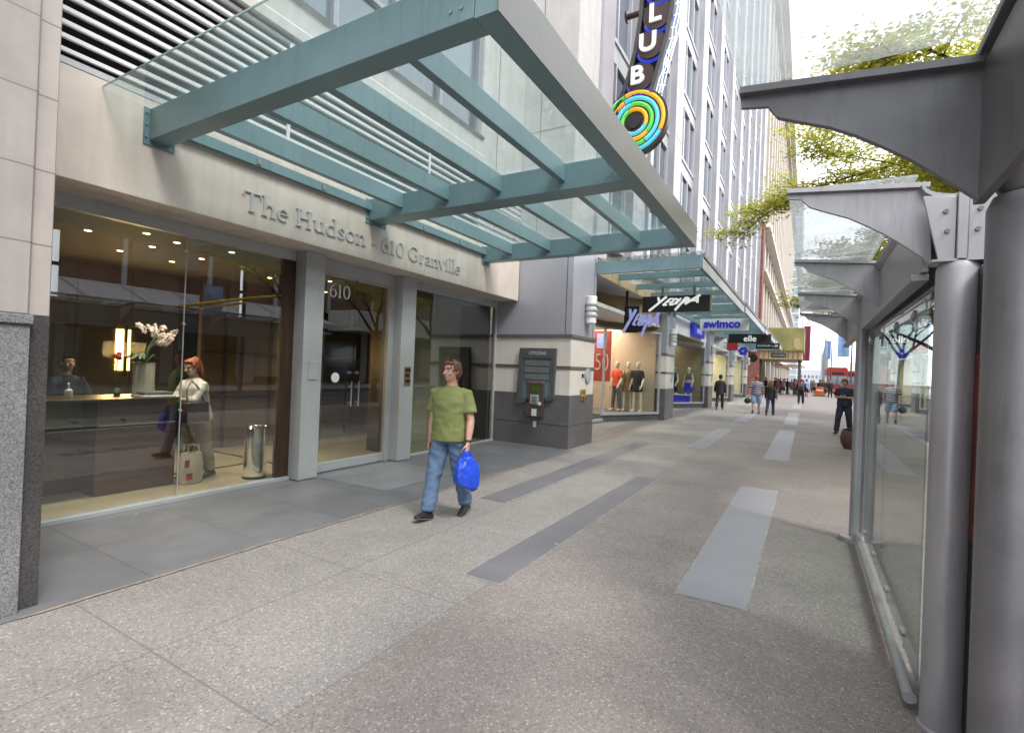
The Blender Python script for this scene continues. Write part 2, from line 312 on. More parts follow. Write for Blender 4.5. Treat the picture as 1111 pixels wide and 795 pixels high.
M['wood_desk'] = mat('desk_walnut', (0.10, 0.047, 0.032), .3, var=.3, scale=3, stretch=(.6, .6, 9))
M['wood_tan'] = mat('tan_panel', (0.20, 0.155, 0.075), .5, var=.15)
M['lobby_floor'] = mat_slab('lobby_limestone', (0.50, 0.43, 0.29), .18, .9, -6.2, .9, 1.2, (0.35, 0.29, 0.19), .08)
M['lobby_ceil'] = mat('lobby_ceiling', (0.15, 0.145, 0.12), .7, var=.04)
M['lobby_wall'] = mat('lobby_wall', (0.13, 0.085, 0.055), .5, var=.15, scale=2)
M['dark'] = mat('dark_matter', (0.02, 0.02, 0.022), .5)
M['white'] = mat('white_paint', (0.80, 0.80, 0.79), .5, var=.03)
M['paper'] = mat('paper_white', (0.75, 0.76, 0.78), .7, var=.02)
M['vase'] = mat('vase_glaze', (0.42, 0.40, 0.35), .3, var=.08)
M['petal'] = mat('orchid_petal', (0.75, 0.60, 0.52), .6, var=.1)
M['petal_red'] = mat('red_petal', (0.35, 0.03, 0.03), .6)
M['stem'] = mat('plant_green', (0.05, 0.10, 0.03), .5, var=.3)
M['warm_glow'] = mat_emit('warm_lamp', (1.0, 0.62, 0.16), 6.0)
M['down_glow'] = mat_emit('downlight_glow', (1.0, 0.70, 0.38), 11.0)
M['tube_glow'] = mat_emit('white_tube_glow', (0.9, 0.94, 1.0), 1.1)
M['leaf'] = mat_leaf('spring_leaves', [(0.22, 0.28, 0.04), (0.36, 0.42, 0.055), (0.50, 0.48, 0.08), (0.58, 0.44, 0.12)])
M['bark'] = mat('bark', (0.055, 0.042, 0.032), .9, var=.3, scale=9, bump=.6, bscale=30)
M['black_sign'] = mat('black_sign_board', (0.010, 0.009, 0.009), .35)
M['sign_white'] = mat_emit('sign_white', (0.95, 0.95, 0.92), .22)
M['sign_blue'] = mat('sign_blue', (0.022, 0.022, 0.32), .4, emit=(.03, .035, .6), estr=.12)
M['sign_lilac'] = mat('sign_lilac', (0.42, 0.45, 0.85), .4, emit=(.4, .43, .95), estr=.08)
M['sign_brown'] = mat('sign_brown', (0.055, 0.030, 0.026), .4)
M['sign_rail'] = mat('sign_rail_grey', (0.095, 0.09, 0.085), .5, metal=.4)
M['neon_b'] = mat('neon_blue', (0.02, 0.035, 0.35), .3, emit=(.03, .08, .9), estr=.12)
M['neon_w'] = mat('neon_bluewhite', (0.6, 0.7, .95), .3, emit=(.6, .72, 1), estr=.8)
M['neon_y'] = mat('tube_amber', (0.75, 0.36, 0.02), .25, emit=(.9, .42, .02), estr=.25)
M['neon_g'] = mat('tube_green', (0.10, 0.55, 0.08), .25, emit=(.1, .6, .06), estr=.25)
M['neon_c'] = mat('tube_cyan', (0.10, 0.50, 0.68), .25, emit=(.1, .55, .8), estr=.25)
M['red'] = mat('red_paint', (0.40, 0.03, 0.028), .4, var=.12)
M['red_poster'] = mat('red_poster', (0.50, 0.055, 0.045), .5, var=.06)
M['orange'] = mat('orange_plastic', (0.55, 0.13, 0.03), .5)
M['banner_blue'] = mat('blue_banner', (0.25, 0.42, 0.72), .7, var=.35, scale=1.2)
M['banner_maroon'] = mat('maroon_banner', (0.25, 0.04, 0.08), .7)
M['rubber'] = mat('rubber', (0.02, 0.02, 0.02), .8)
M['wicker'] = mat('brown_wicker', (0.07, 0.035, 0.025), .7, var=.4, scale=25, bump=.8, bscale=40)
M['brass'] = mat('brass', (0.45, 0.31, 0.12), .35, metal=.8)
M['verdigris'] = mat('pale_green_disc', (0.36, 0.44, 0.43), .4, metal=.3)
M['atm_dark'] = mat('machine_surround', (0.095, 0.10, 0.10), .4, var=.1)
M['atm_brown'] = mat('machine_fascia', (0.12, 0.09, 0.085), .4, metal=.3)
M['screen_green'] = mat('green_screen', (0.03, 0.06, 0.012), .2, emit=(.05, .10, .01), estr=.15)
M['slatglass'] = mat('slat_grey_green', (0.16, 0.18, 0.18), .3)
M['yellow'] = mat('yellow_pole', (0.70, 0.45, 0.02), .45)
M['opp_dark'] = mat('opposite_brown_panel', (0.17, 0.095, 0.065), .5, var=.2, scale=1.2)
M['opp_grey'] = mat('opposite_grey', (0.50, 0.51, 0.54), .5, var=.1)
M['opp_pale'] = mat('opposite_pale', (0.66, 0.64, 0.62), .6, var=.08)
M['tan_wall'] = mat('shop_tan_wall', (0.58, 0.45, 0.32), .6, var=.06, scale=.8)
M['shop_grey'] = mat('shop_floor_grey', (0.3, 0.29, 0.27), .4)
M['shop_olive'] = mat('shop_olive_wall', (0.30, 0.25, 0.13), .6, var=.12, scale=.8)
M['shop_pale'] = mat('shop_pale_wall', (0.62, 0.58, 0.42), .6, var=.08, scale=.8)
# people
M['skin'] = mat('skin', (0.52, 0.30, 0.22), .5, var=.08, scale=14)
M['skin_pale'] = mat('skin_pale', (0.60, 0.38, 0.29), .5, var=.06, scale=14)
M['hair_brown'] = mat('hair_brown', (0.16, 0.075, 0.035), .55, var=.35, scale=30, stretch=(3, 3, .6), bump=.5, bscale=90)
M['hair_red'] = mat('hair_red', (0.30, 0.085, 0.03), .5, var=.35, scale=30, stretch=(3, 3, .6), bump=.5, bscale=90)
M['hair_dark'] = mat('hair_dark', (0.03, 0.02, 0.016), .5, var=.3, scale=30)
M['green_shirt'] = mat('olive_green_cotton', (0.180, 0.208, 0.072), .85, var=.10, scale=9, bump=.15, bscale=220)
M['jeans'] = mat('denim', (0.095, 0.155, 0.255), .85, var=.28, scale=7, bump=.3, bscale=200, stretch=(1, 1, .5))
M['jeans_light'] = mat('light_denim', (0.25, 0.36, 0.50), .85, var=.2, scale=7)
M['jeans_dark'] = mat('dark_denim', (0.03, 0.045, 0.09), .85, var=.2, scale=7)
M['shoe'] = mat('black_leather', (0.02, 0.019, 0.019), .4, var=.3, scale=20)
M['shoe_sole'] = mat('grey_sole', (0.10, 0.10, 0.10), .7)
M['blouse'] = mat('white_blouse', (0.68, 0.66, 0.60), .8, var=.05)
M['khaki'] = mat('khaki_trousers', (0.34, 0.29, 0.21), .8, var=.12)
M['black_cloth'] = mat('black_cloth', (0.018, 0.018, 0.021), .8, var=.2)
M['navy_cloth'] = mat('navy_cloth', (0.018, 0.022, 0.045), .8, var=.2)
M['suit'] = mat('charcoal_suit', (0.028, 0.027, 0.030), .8, var=.15)
M['grey_cloth'] = mat('grey_cloth', (0.12, 0.12, 0.13), .85, var=.15)
M['stripe_shirt'] = mat_stripes('navy_white_stripes', (0.03, 0.035, 0.08), (0.55, 0.55, 0.58), .085, .35)
M['bag_blue'] = mat('blue_plastic_bag', (0.02, 0.075, 0.60), .26, var=.15, scale=14, bump=.5, bscale=16, spec=.6)
M['bag_dark'] = mat('dark_leather_bag', (0.022, 0.014, 0.018), .45, var=.2)
M['canvas'] = mat('canvas_bag', (0.62, 0.56, 0.45), .85, var=.08)
M['eye_white'] = mat('eye_white', (0.6, 0.58, 0.55), .2, var=.02)
M['lip'] = mat('lips', (0.36, 0.15, 0.12), .5)
M['mannequin'] = mat('mannequin_cream', (0.72, 0.64, 0.52), .4, var=.04)
M['orange_red'] = mat('orange_red_cloth', (0.72, 0.075, 0.03), .7)
M['ad_red'] = mat('poster_dark_red', (0.10, 0.018, 0.012), .35, var=.7, scale=2.2)

# ------------------------------------------------------------------ mesh helpers
class MB:
    def __init__(s): s.bm = bmesh.new()
    def box(s, x0, x1, y0, y1, z0, z1, mtx=None):
        P = [Vector(p) for p in ((x0, y0, z0), (x1, y0, z0), (x1, y1, z0), (x0, y1, z0), (x0, y0, z1), (x1, y0, z1), (x1, y1, z1), (x0, y1, z1))]
        if mtx: P = [mtx @ p for p in P]
        v = [s.bm.verts.new(p) for p in P]
        for f in ((3, 2, 1, 0), (4, 5, 6, 7), (0, 1, 5, 4), (1, 2, 6, 5), (2, 3, 7, 6), (3, 0, 4, 7)): s.bm.faces.new([v[i] for i in f])
        return s
    def quad(s, *pts):
        s.bm.faces.new([s.bm.verts.new(Vector(p)) for p in pts]); return s
    def prism(s, pts, axis, a0, a1):
        def P(p, a):
            return Vector((a, p[0], p[1])) if axis == 'x' else Vector((p[0], a, p[1])) if axis == 'y' else Vector((p[0], p[1], a))
        A = [s.bm.verts.new(P(p, a0)) for p in pts]; B = [s.bm.verts.new(P(p, a1)) for p in pts]
        s.bm.faces.new(A[::-1]); s.bm.faces.new(B); n = len(pts)
        for i in range(n): s.bm.faces.new((A[i], A[(i + 1) % n], B[(i + 1) % n], B[i]))
        return s
    def bar(s, p, q, w, h, up=(0, 0, 1)):
        p, q = Vector(p), Vector(q); d = (q - p).normalized(); u = Vector(up)
        sd = d.cross(u).normalized(); u = sd.cross(d).normalized()
        v = []
        for c in (p, q):
            for a, b in ((-1, -1), (1, -1), (1, 1), (-1, 1)): v.append(s.bm.verts.new(c + sd * a * w / 2 + u * b * h / 2))
        s.bm.faces.new(v[0:4][::-1]); s.bm.faces.new(v[4:8])
        for i in range(4): s.bm.faces.new((v[i], v[(i + 1) % 4], v[4 + (i + 1) % 4], v[4 + i]))
        return s
    def tube(s, pts, r, n=12, side=(1, 0, 0), cap=True, round_cap=False):
        """r: float, or list of float / (rx, ry)"""
        pts = [Vector(p) for p in pts]; m = len(pts)
        rr = [r] * m if isinstance(r, (int, float)) else list(r)
        rr = [(q, q) if isinstance(q, (int, float)) else q for q in rr]
        if round_cap:
            d0 = (pts[0] - pts[1]).normalized(); d1 = (pts[-1] - pts[-2]).normalized()
            a = min(rr[0]); b = min(rr[-1])
            pre = [(pts[0] + d0 * a * .75, (rr[0][0] * .5, rr[0][1] * .5)), (pts[0] + d0 * a * .4, (rr[0][0] * .86, rr[0][1] * .86))]
            post = [(pts[-1] + d1 * b * .4, (rr[-1][0] * .86, rr[-1][1] * .86)), (pts[-1] + d1 * b * .75, (rr[-1][0] * .5, rr[-1][1] * .5))]
            pts = [x[0] for x in pre] + pts + [x[0] for x in post]; rr = [x[1] for x in pre] + rr + [x[1] for x in post]; m = len(pts)
        rings = []; sd = Vector(side)
        for i in range(m):
            t = (pts[min(i + 1, m - 1)] - pts[max(i - 1, 0)]).normalized()
            a = sd - t * sd.dot(t)
            if a.length < 1e-3: a = Vector((0, 1, 0)) - t * t.y
            a.normalize(); b = t.cross(a)
            if not isinstance(side, tuple): pass
            sd = a
            rings.append([s.bm.verts.new(pts[i] + a * math.cos(2 * math.pi * k / n) * rr[i][0] + b * math.sin(2 * math.pi * k / n) * rr[i][1]) for k in range(n)])
        for i in range(m - 1):
            for k in range(n):
                s.bm.faces.new((rings[i][k], rings[i][(k + 1) % n], rings[i + 1][(k + 1) % n], rings[i + 1][k]))
        if cap:
            s.bm.faces.new(rings[0][::-1]); s.bm.faces.new(rings[-1])
        return s
    def cyl(s, p, q, r, r2=None, n=20): return s.tube([p, q], [r, r if r2 is None else r2], n)
    def ell(s, c, rx, ry, rz, n=14, m=9, rot=None):
        c = Vector(c); rings = []
        for i in range(1, m):
            a = math.pi * i / m
            ring = []
            for k in range(n):
                b = 2 * math.pi * k / n
                p = Vector((rx * math.sin(a) * math.cos(b), ry * math.sin(a) * math.sin(b), -rz * math.cos(a)))
                if rot: p = rot @ p
                ring.append(s.bm.verts.new(c + p))
            rings.append(ring)
        bt = Vector((0, 0, -rz)); tp = Vector((0, 0, rz))
        if rot: bt = rot @ bt; tp = rot @ tp
        b0 = s.bm.verts.new(c + bt); t0 = s.bm.verts.new(c + tp)
        for k in range(n):
            s.bm.faces.new((b0, rings[0][(k + 1) % n], rings[0][k])); s.bm.faces.new((t0, rings[-1][k], rings[-1][(k + 1) % n]))
        for i in range(len(rings) - 1):
            for k in range(n): s.bm.faces.new((rings[i][k], rings[i][(k + 1) % n], rings[i + 1][(k + 1) % n], rings[i + 1][k]))
        return s
    def lathe(s, prof, c, n=28):
        c = Vector(c); rings = []
        for r, z in prof: rings.append([s.bm.verts.new(c + Vector((r * math.cos(2 * math.pi * k / n), r * math.sin(2 * math.pi * k / n), z))) for k in range(n)])
        for i in range(len(rings) - 1):
            for k in range(n): s.bm.faces.new((rings[i][k], rings[i][(k + 1) % n], rings[i + 1][(k + 1) % n], rings[i + 1][k]))
        s.bm.faces.new(rings[0][::-1]); s.bm.faces.new(rings[-1]); return s
    def mesh(s, name, shift=Vector((0, 0, 0)), smooth=True, normals=True):
        if normals: bmesh.ops.recalc_face_normals(s.bm, faces=s.bm.faces)
        if smooth:
            for f in s.bm.faces: f.smooth = True
            for e in s.bm.edges:
                e.smooth = len(e.link_faces) == 2 and e.calc_face_angle(0) < R(38)
        me = bpy.data.meshes.new(name); s.bm.to_mesh(me); s.bm.free()
        if shift.length: me.transform(Matrix.Translation(-shift))
        return me
    def build(s, name, m, parent=None, bevel=0.0, loc=None, smooth=True):
        if parent is None:
            if loc is None:
                vs = [v.co for v in s.bm.verts]
                loc = Vector(((min(v.x for v in vs) + max(v.x for v in vs)) / 2, (min(v.y for v in vs) + max(v.y for v in vs)) / 2, min(v.z for v in vs)))
            base = Vector(loc)
        else: base = BASE.get(parent.name, Vector((0, 0, 0)))
        me = s.mesh(name, base, smooth)
        return link(name, me, m, parent, base, bevel)

def link(name, me, m, parent=None, base=Vector((0, 0, 0)), bevel=0.0):
    o = bpy.data.objects.new(name, me); COL.objects.link(o)
    if m: me.materials.append(M[m] if isinstance(m, str) else m)
    if parent is None: o.location = base
    else: o.parent = parent
    BASE[o.name] = Vector(base)
    if bevel:
        md = o.modifiers.new('bevel', 'BEVEL'); md.width = bevel; md.segments = 2; md.limit_method = 'ANGLE'; md.angle_limit = R(40)
    return o

def tag(o, label=None, cat=None, group=None, kind=None):
    if label: o['label'] = label
    if cat: o['category'] = cat
    if group: o['group'] = group
    if kind: o['kind'] = kind
    return o
def thing(name, label, cat, loc=(0, 0, 0), rz=0.0, group=None, local=False):
    o = bpy.data.objects.new(name, None); COL.objects.link(o); o.empty_display_size = .2
    o.location = loc; o.rotation_euler = (0, 0, rz)
    BASE[o.name] = Vector((0, 0, 0)) if local else Vector(loc)
    return tag(o, label, cat, group)
def dup(root, loc, rz, label=None, group=None, scale=None):
    def cp(o, par):
        c = o.copy(); COL.objects.link(c)
        if par: c.parent = par
        for ch in list(o.children): cp(ch, c)
        return c
    r = cp(root, None); r.location = loc; r.rotation_euler = (0, 0, rz)
    if label: r['label'] = label
    if group: r['group'] = group
    if scale: r.scale = (scale,) * 3
    return r
def structure(mb, name, m): return tag(mb.build(name, m, None, 0, (0, 0, 0), smooth=False), kind='structure')

def font_mesh(txt, size, depth, bold=0.0, shear=0.0, spacing=1.0):
    cu = bpy.data.curves.new('txt', 'FONT'); cu.body = txt; cu.size = size; cu.extrude = depth / 2; cu.offset = bold; cu.shear = shear
    cu.space_character = spacing; cu.align_x = 'CENTER'; cu.align_y = 'CENTER'
    o = bpy.data.objects.new('txt', cu); COL.objects.link(o)
    dg = bpy.context.evaluated_depsgraph_get(); me = bpy.data.meshes.new_from_object(o.evaluated_get(dg))
    bpy.data.objects.remove(o); bpy.data.curves.remove(cu)
    return me
def put_text(txt, size, depth, m, parent, pos, face='-y', name='lettering', bold=0.0, shear=0.0, sx=1.0, spacing=1.0):
    """text plate centred at pos, readable by someone standing on the `face` side"""
    me = font_mesh(txt, size, depth, bold, shear, spacing)
    Rm = Matrix.Rotation(R(90), 4, 'X')
    if face == '+x': Rm = Matrix.Rotation(R(90), 4, 'Z') @ Rm
    elif isinstance(face, float): Rm = Matrix.Rotation(face, 4, 'Z') @ Rm
    me.transform(Matrix.Translation(Vector(pos) - BASE.get(parent.name, Vector())) @ Rm @ Matrix.Diagonal((sx, 1, 1, 1)))
    return link(name, me, m, parent, BASE.get(parent.name, Vector()))

# ------------------------------------------------------------------ camera
CAMZ = 1.65; YAW, PITCH, ROLL = R(30.15), R(0.17), R(2.3); FPX = 551.0
cf = Vector((-math.sin(YAW) * math.cos(PITCH), math.cos(YAW) * math.cos(PITCH), math.sin(PITCH)))
cr0 = Vector((math.cos(YAW), math.sin(YAW), 0)); cu0 = cr0.cross(cf)
cr_ = cr0 * math.cos(ROLL) + cu0 * math.sin(ROLL); cu_ = -cr0 * math.sin(ROLL) + cu0 * math.cos(ROLL)
cam = bpy.data.cameras.new('camera'); camo = bpy.data.objects.new('camera', cam); COL.objects.link(camo)
camo.matrix_world = Matrix(((cr_.x, cu_.x, -cf.x, 0), (cr_.y, cu_.y, -cf.y, 0), (cr_.z, cu_.z, -cf.z, CAMZ), (0, 0, 0, 1)))
cam.sensor_width = 36; cam.lens = FPX / 1111 * 36; cam.clip_start = 0.05; cam.clip_end = 3000
scene.camera = camo
def proj(p):
    d = Vector(p) - Vector((0, 0, CAMZ)); z = d.dot(cf)
    return (555.5 + FPX * d.dot(cr_) / z, 397.5 - FPX * d.dot(cu_) / z, z) if z > 0.05 else None

# ------------------------------------------------------------------ ground
g = MB(); g.quad((-900, -900, -.14), (900, -900, -.14), (900, 900, -.14), (-900, 900, -.14)); structure(g, 'road', 'asphalt')
g = MB(); g.box(-12, 2.9, -12, 320, -.3, 0); structure(g, 'pavement', 'agg')
g = MB(); g.box(2.9, 3.06, -12, 320, -.3, .002); structure(g, 'kerb', 'granite')
g = MB(); g.box(12.0, 40, -12, 320, -.3, 0); structure(g, 'far_pavement', 'agg')
g = MB(); g.quad((-6.25, -6, .004), (-4.1, -6, .004), (-4.1, 9.75, .004), (-6.25, 9.75, .004)); structure(g, 'slate_border', 'slate')
g = MB(); g.quad((-5.95, 4.85, .008), (-4.62, 4.85, .008), (-4.62, 6.4, .008), (-5.95, 6.4, .008)); structure(g, 'door_slab', 'slate_light')
g = MB(); g.quad((-5.0, 11.12, .004), (-4.3, 11.12, .004), (-4.3, 55, .004), (-5.0, 55, .004)); structure(g, 'shop_border', 'slate')
def rag(x, y0, y1, w, seed):
    g = MB(); n = int((y1 - y0) / .12); rnd = random.Random(seed)
    a = [(x + .004 + w * (.35 + rnd.random() * .9), y0 + i * (y1 - y0) / n) for i in range(n + 1)]
    g.bm.faces.new([g.bm.verts.new((x - .01 - .01 * rnd.random(), p[1], .007)) for p in a][::-1] + [g.bm.verts.new((p[0], p[1], .007)) for p in a]); return g
structure(rag(-4.1, 1.2, 9.7, .014, 1), 'joint_filler', 'rust')
structure(rag(-4.3, 11.2, 34, .10, 2), 'joint_filler', 'rust')
for x0, x1, y0, y1, mm in ((-2.30, -1.97, 3.34, 8.05, 'band_dark'), (-3.5, -3.13, 5.36, 12.0, 'band_dark'), (-.80, -.32, 3.98, 8.45, 'band_light'), (-.71, -.27, 11.6, 18.6, 'band_light'),
                           (-.68, -.25, 21.0, 28.5, 'band_light'), (-2.35, -1.95, 12.2, 17.2, 'band_light'), (-2.3, -1.9, 20.5, 26, 'band_light'), (-.66, -.24, 33, 40, 'band_light')):
    g = MB(); g.quad((x0, y0, .005), (x1, y0, .005), (x1, y1, .005), (x0, y1, .005)); structure(g, 'paving_band', mm)
    g = MB(); g.quad((x0 - .012, y0 - .012, .002), (x1 + .012, y0 - .012, .002), (x1 + .012, y1 + .012, .002), (x0 - .012, y1 + .012, .002)); structure(g, 'band_mortar', 'mortar')

# ------------------------------------------------------------------ entrance building (cream frontage with lobby)
XH = -5.57
eb = thing('entrance_building', 'cream stone office frontage with glazed lobby, louvres and raised lettering above the doors', 'building', (-6, 5, 0))
b = MB(); b.box(-6.3, XH, 1.3, 9.745, 3.13, 4.10); b.build('header_beam', 'cream', eb, .008)
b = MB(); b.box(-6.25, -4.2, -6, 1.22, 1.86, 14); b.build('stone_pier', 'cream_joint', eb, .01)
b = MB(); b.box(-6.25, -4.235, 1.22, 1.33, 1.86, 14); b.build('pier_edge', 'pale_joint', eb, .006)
b = MB(); b.box(-6.25, -4.19, -6, 1.225, 0.0, 1.80); b.box(-6.25, -4.17, -6, 1.235, 1.80, 1.86); b.build('granite_plinth', 'granite', eb, .006)
b = MB(); b.box(-6.25, -4.235, 1.235, 1.33, 0.0, 1.86); b.build('plinth_edge', 'granite_dark', eb)
# upper wall over the entrance
b = MB(); b.box(-6.6, -5.60, 8.10, 9.745, 4.10, 48); b.box(-6.6, -5.62, -6, 8.10, 9.2, 10.3); b.build('upper_wall', 'concrete', eb, .01)
b = MB()
for k in range(3, 12): b.box(-6.6, -5.62, -6, 8.10, 9.2 + 2 * k, 10.3 + 2 * k)
b.build('spandrel_wall', 'concrete', eb)
b = MB()
for y in (8.67,): b.box(-5.60, -5.596, y, y + .012, 4.4, 30)
for z in (9.4, 13.0): b.box(-5.60, -5.596, 8.12, 9.74, z, z + .012)
b.build('panel_joint', 'dark', eb)
# window sill ledge and upper strip windows
b = MB(); b.prism([(-6.6, 5.56), (-5.50, 5.56), (-5.50, 5.68), (-5.56, 5.74), (-5.56, 6.0), (-5.50, 6.05), (-5.62, 6.10), (-6.6, 6.10)], 'y', -6, 8.10); b.build('window_ledge', 'concrete', eb)
for lvl, (z0, z1) in enumerate(((6.10, 9.2), (10.3, 15.2))):
    w = MB(); ys = [8.06 - 1.14 * i for i in range(12)]
    for y in ys: w.box(-5.78, -5.66, y - .045, y + .045, z0, z1)
    for z in (z0 + .03, z0 + .88, z1 - .04): w.box(-5.77, -5.67, -5.6, 8.10, z - .035, z + .035)
    wf = w.build('window', 'spandrel', eb)
    p = MB(); p.quad((-5.74, -6, z0), (-5.74, 8.1, z0), (-5.74, 8.1, z1), (-5.74, -6, z1)); p.build('pane', 'pane', wf)
    for i, y in enumerate(ys[:-1]):
        if lvl == 0:
            k = MB(); n = 13
            for q in range(n): k.box(-5.83, -5.79, y - 1.05 + q * .08, y - 1.05 + q * .08 + .055, z0 + .06, z0 + .82)
            if i % 2: k.build('blind', 'alu', wf)
            else: k.bm.free()
# louvre bank
b = MB(); b.quad((-5.86, -6, 4.10), (-5.86, 9.74, 4.10), (-5.86, 9.74, 5.56), (-5.86, -6, 5.56)); b.build('louvre_backing', 'black_void', eb)
b = MB(); z = 4.20
while z < 5.5:
    b.prism([(-5.585, z), (-5.575, z + .006), (-5.575, z + .040), (-5.60, z + .046), (-5.72, z + .066), (-5.72, z + .056)], 'y', -6, 9.74); z += .1165
b.build('louvre_slats', 'white_slat', eb)
b = MB()
for y in (3.9, 6.55): b.box(-5.572, -5.555, y, y + .04, 4.15, 5.5)
b.build('louvre_strut', 'white_slat', eb)
b = MB(); b.box(-5.8, -5.565, -6, 9.74, 4.10, 4.155); b.build('louvre_flashing', 'alu', eb)

# frames of the lobby front
GX = -6.13
b = MB(); b.box(GX - .04, GX + .04, -.5, 4.5, 2.99, 3.13); b.box(GX - .04, GX + .04, 6.78, 9.74, 2.99, 3.13); b.build('window_head', 'alu', eb, .003)
b = MB(); b.box(GX - .04, GX + .07, -.5, 4.5, .004, .05); b.box(GX - .04, GX + .05, 6.78, 9.74, .004, .035); b.build('window_sill', 'alu_light', eb, .003)
for y0, y1 in ((4.52, 4.83), (6.43, 6.77)):
    b = MB(); b.box(-6.2, -5.90, y0, y1, .012, 3.128); b.build('pillar', 'alu', eb, .006)
b = MB(); b.box(GX - .06, GX + .02, 4.33, 4.515, .05, 2.99); b.build('jamb', 'wood_dark', eb)
b = MB(); b.box(GX - .03, GX + .04, 9.69, 9.74, .03, 2.99); b.build('jamb', 'alu_light', eb)
for y0, y1 in ((-.5, 3.095), (3.11, 4.335)):
    b = MB(); b.box(GX - .006, GX + .006, y0, y1, .05, 2.99); b.build('window_pane', 'glass', eb)
b = MB(); b.box(GX - .007, GX + .007, 3.098, 3.107, .05, 2.99)
for z in (1.02, 2.0): b.cyl((GX - .015, 3.102, z), (GX + .02, 3.102, z), .015, n=12)
b.build('glass_clip', 'alu_light', eb)
b = MB(); b.box(GX - .006, GX + .006, 6.77, 9.69, .035, 2.99); b.build('window_pane', 'glass', eb)
# doors
b = MB(); b.box(GX - .05, GX + .05, 4.83, 6.43, 2.93, 3.13); b.box(GX - .05, GX + .04, 6.33, 6.43, .0, 2.93); b.box(GX - .05, GX + .04, 4.83, 4.88, 0, 2.93); b.build('door_frame', 'alu', eb, .004)
for y0, y1, hy in ((4.885, 5.605, 5.535), (5.612, 6.325, 5.682)):
    d = MB(); d.box(GX - .006, GX + .006, y0, y1, .15, 2.92); do = d.build('glass_door', 'glass', eb)
    d = MB(); d.box(GX - .025, GX + .03, y0, y1, .015, .15); d.build('bottom_rail', 'alu_light', do, .003)
    d = MB(); d.box(GX - .02, GX + .024, y0 + .02, y1 - .02, 2.90, 2.928); d.build('top_patch', 'alu', do)
    d = MB(); d.cyl((GX + .07, hy, .96), (GX + .07, hy, 1.34), .013, n=10); d.cyl((GX + .006, hy, 1.02), (GX + .07, hy, 1.02), .009, n=8); d.cyl((GX + .006, hy, 1.27), (GX + .07, hy, 1.27), .009, n=8)
    d.box(GX + .007, GX + .010, hy - .04, hy + .04, 1.46, 1.50); d.build('door_handle', 'chrome', do)
d = MB(); d.cyl((GX + .007, 5.27, 1.40), (GX + .009, 5.27, 1.40), .075, n=28); d.build('round_sticker', 'paper', eb)

# serif lettering ----------------------------------------------------
def arc(cx, cy, rx, ry, a0, a1, n=18):
    return [(cx + rx * math.cos(R(a0 + (a1 - a0) * i / n)), cy + ry * math.sin(R(a0 + (a1 - a0) * i / n))) for i in range(n + 1)]
def ser(x, y, w=.13): return [('h', x - w, y, x + w, y)]
GL = {
 'T': (.80, [('v', .4, 0, .97), ('h', .05, .965, .75, .965), ('t', .065, .97, .03, .76), ('t', .735, .97, .77, .76)] + ser(.4, .022)),
 'h': (.70, [('v', .15, 0, 1.06), ('c', [(.15, .40), (.22, .54), (.34, .61), (.46, .57), (.53, .44), (.53, .3), (.53, 0)]), ('t', .03, 1.0, .15, 1.06)] + ser(.15, .022) + ser(.53, .022)),
 'e': (.56, [('c', arc(.29, .31, .22, .30, 8, 318)), ('t', .08, .33, .50, .355)]),
 'H': (.90, [('v', .18, 0, .97), ('v', .70, 0, .97), ('h', .18, .50, .70, .50)] + ser(.18, .022) + ser(.70, .022) + ser(.18, .95) + ser(.70, .95)),
 'u': (.70, [('c', [(.15, .60), (.15, .3), (.16, .14), (.25, .03), (.36, .03), (.47, .10), (.53, .2)]), ('v', .53, 0, .62), ('t', .03, .58, .15, .62), ('t', .42, .58, .53, .62), ('h', .53, .022, .64, .022)]),
 'd': (.68, [('c', arc(.29, .30, .22, .30, 50, 330)), ('v', .51, 0, 1.06), ('t', .38, 1.0, .51, 1.06), ('h', .51, .022, .62, .022)]),
 's': (.48, [('c', [(.38, .50), (.36, .58), (.25, .615), (.13, .58), (.10, .47), (.17, .38), (.29, .30), (.38, .20), (.37, .08), (.25, .0), (.12, .03), (.08, .13)])]),
 'o': (.64, [('c', arc(.31, .31, .24, .30, 0, 360, 26))]),
 'n': (.70, [('v', .15, 0, .61), ('c', [(.15, .40), (.22, .54), (.34, .61), (.46, .57), (.53, .44), (.53, .3), (.53, 0)]), ('t', .03, .56, .15, .61)] + ser(.15, .022) + ser(.53, .022)),
 '-': (.40, [('h', .06, .30, .34, .30)]), ' ': (.32, []),
 '6': (.62, [('c', arc(.30, .29, .22, .28, 0, 360, 24)), ('c', [(.085, .30), (.10, .55), (.18, .76), (.32, .92), (.46, 1.0)])]),
 '1': (.46, [('v', .22, 0, .97), ('t', .08, .86, .22, .97)] + ser(.22, .022)),
 '0': (.66, [('c', arc(.32, .485, .24, .48, 0, 360, 26))]),
 'G': (.92, [('c', arc(.44, .48, .38, .48, 42, 318, 26)), ('v', .735, .08, .44), ('h', .60, .42, .85, .42), ('t', .725, .80, .735, .96)]),
 'r': (.50, [('v', .16, 0, .61), ('c', [(.16, .38), (.22, .52), (.32, .60), (.43, .58)]), ('t', .04, .56, .16, .61)] + ser(.16, .022)),
 'a': (.56, [('c', [(.10, .48), (.16, .58), (.28, .61), (.38, .55), (.40, .42), (.40, .12), (.44, .03), (.53, .04)]), ('c', [(.40, .36), (.22, .31), (.10, .22), (.10, .08), (.20, .01), (.32, .06), (.40, .16)])]),
 'v': (.62, [('c', [(.10, .61), (.31, .0)]), ('t', .31, 0, .50, .61), ('h', .02, .595, .20, .595), ('h', .42, .595, .58, .595)]),
 'i': (.34, [('v', .17, 0, .61), ('d', .17, .86), ('t', .05, .56, .17, .61)] + ser(.17, .022, .11)),
 'l': (.34, [('v', .17, 0, 1.06), ('t', .05, 1.0, .17, 1.06)] + ser(.17, .022, .11)),
}
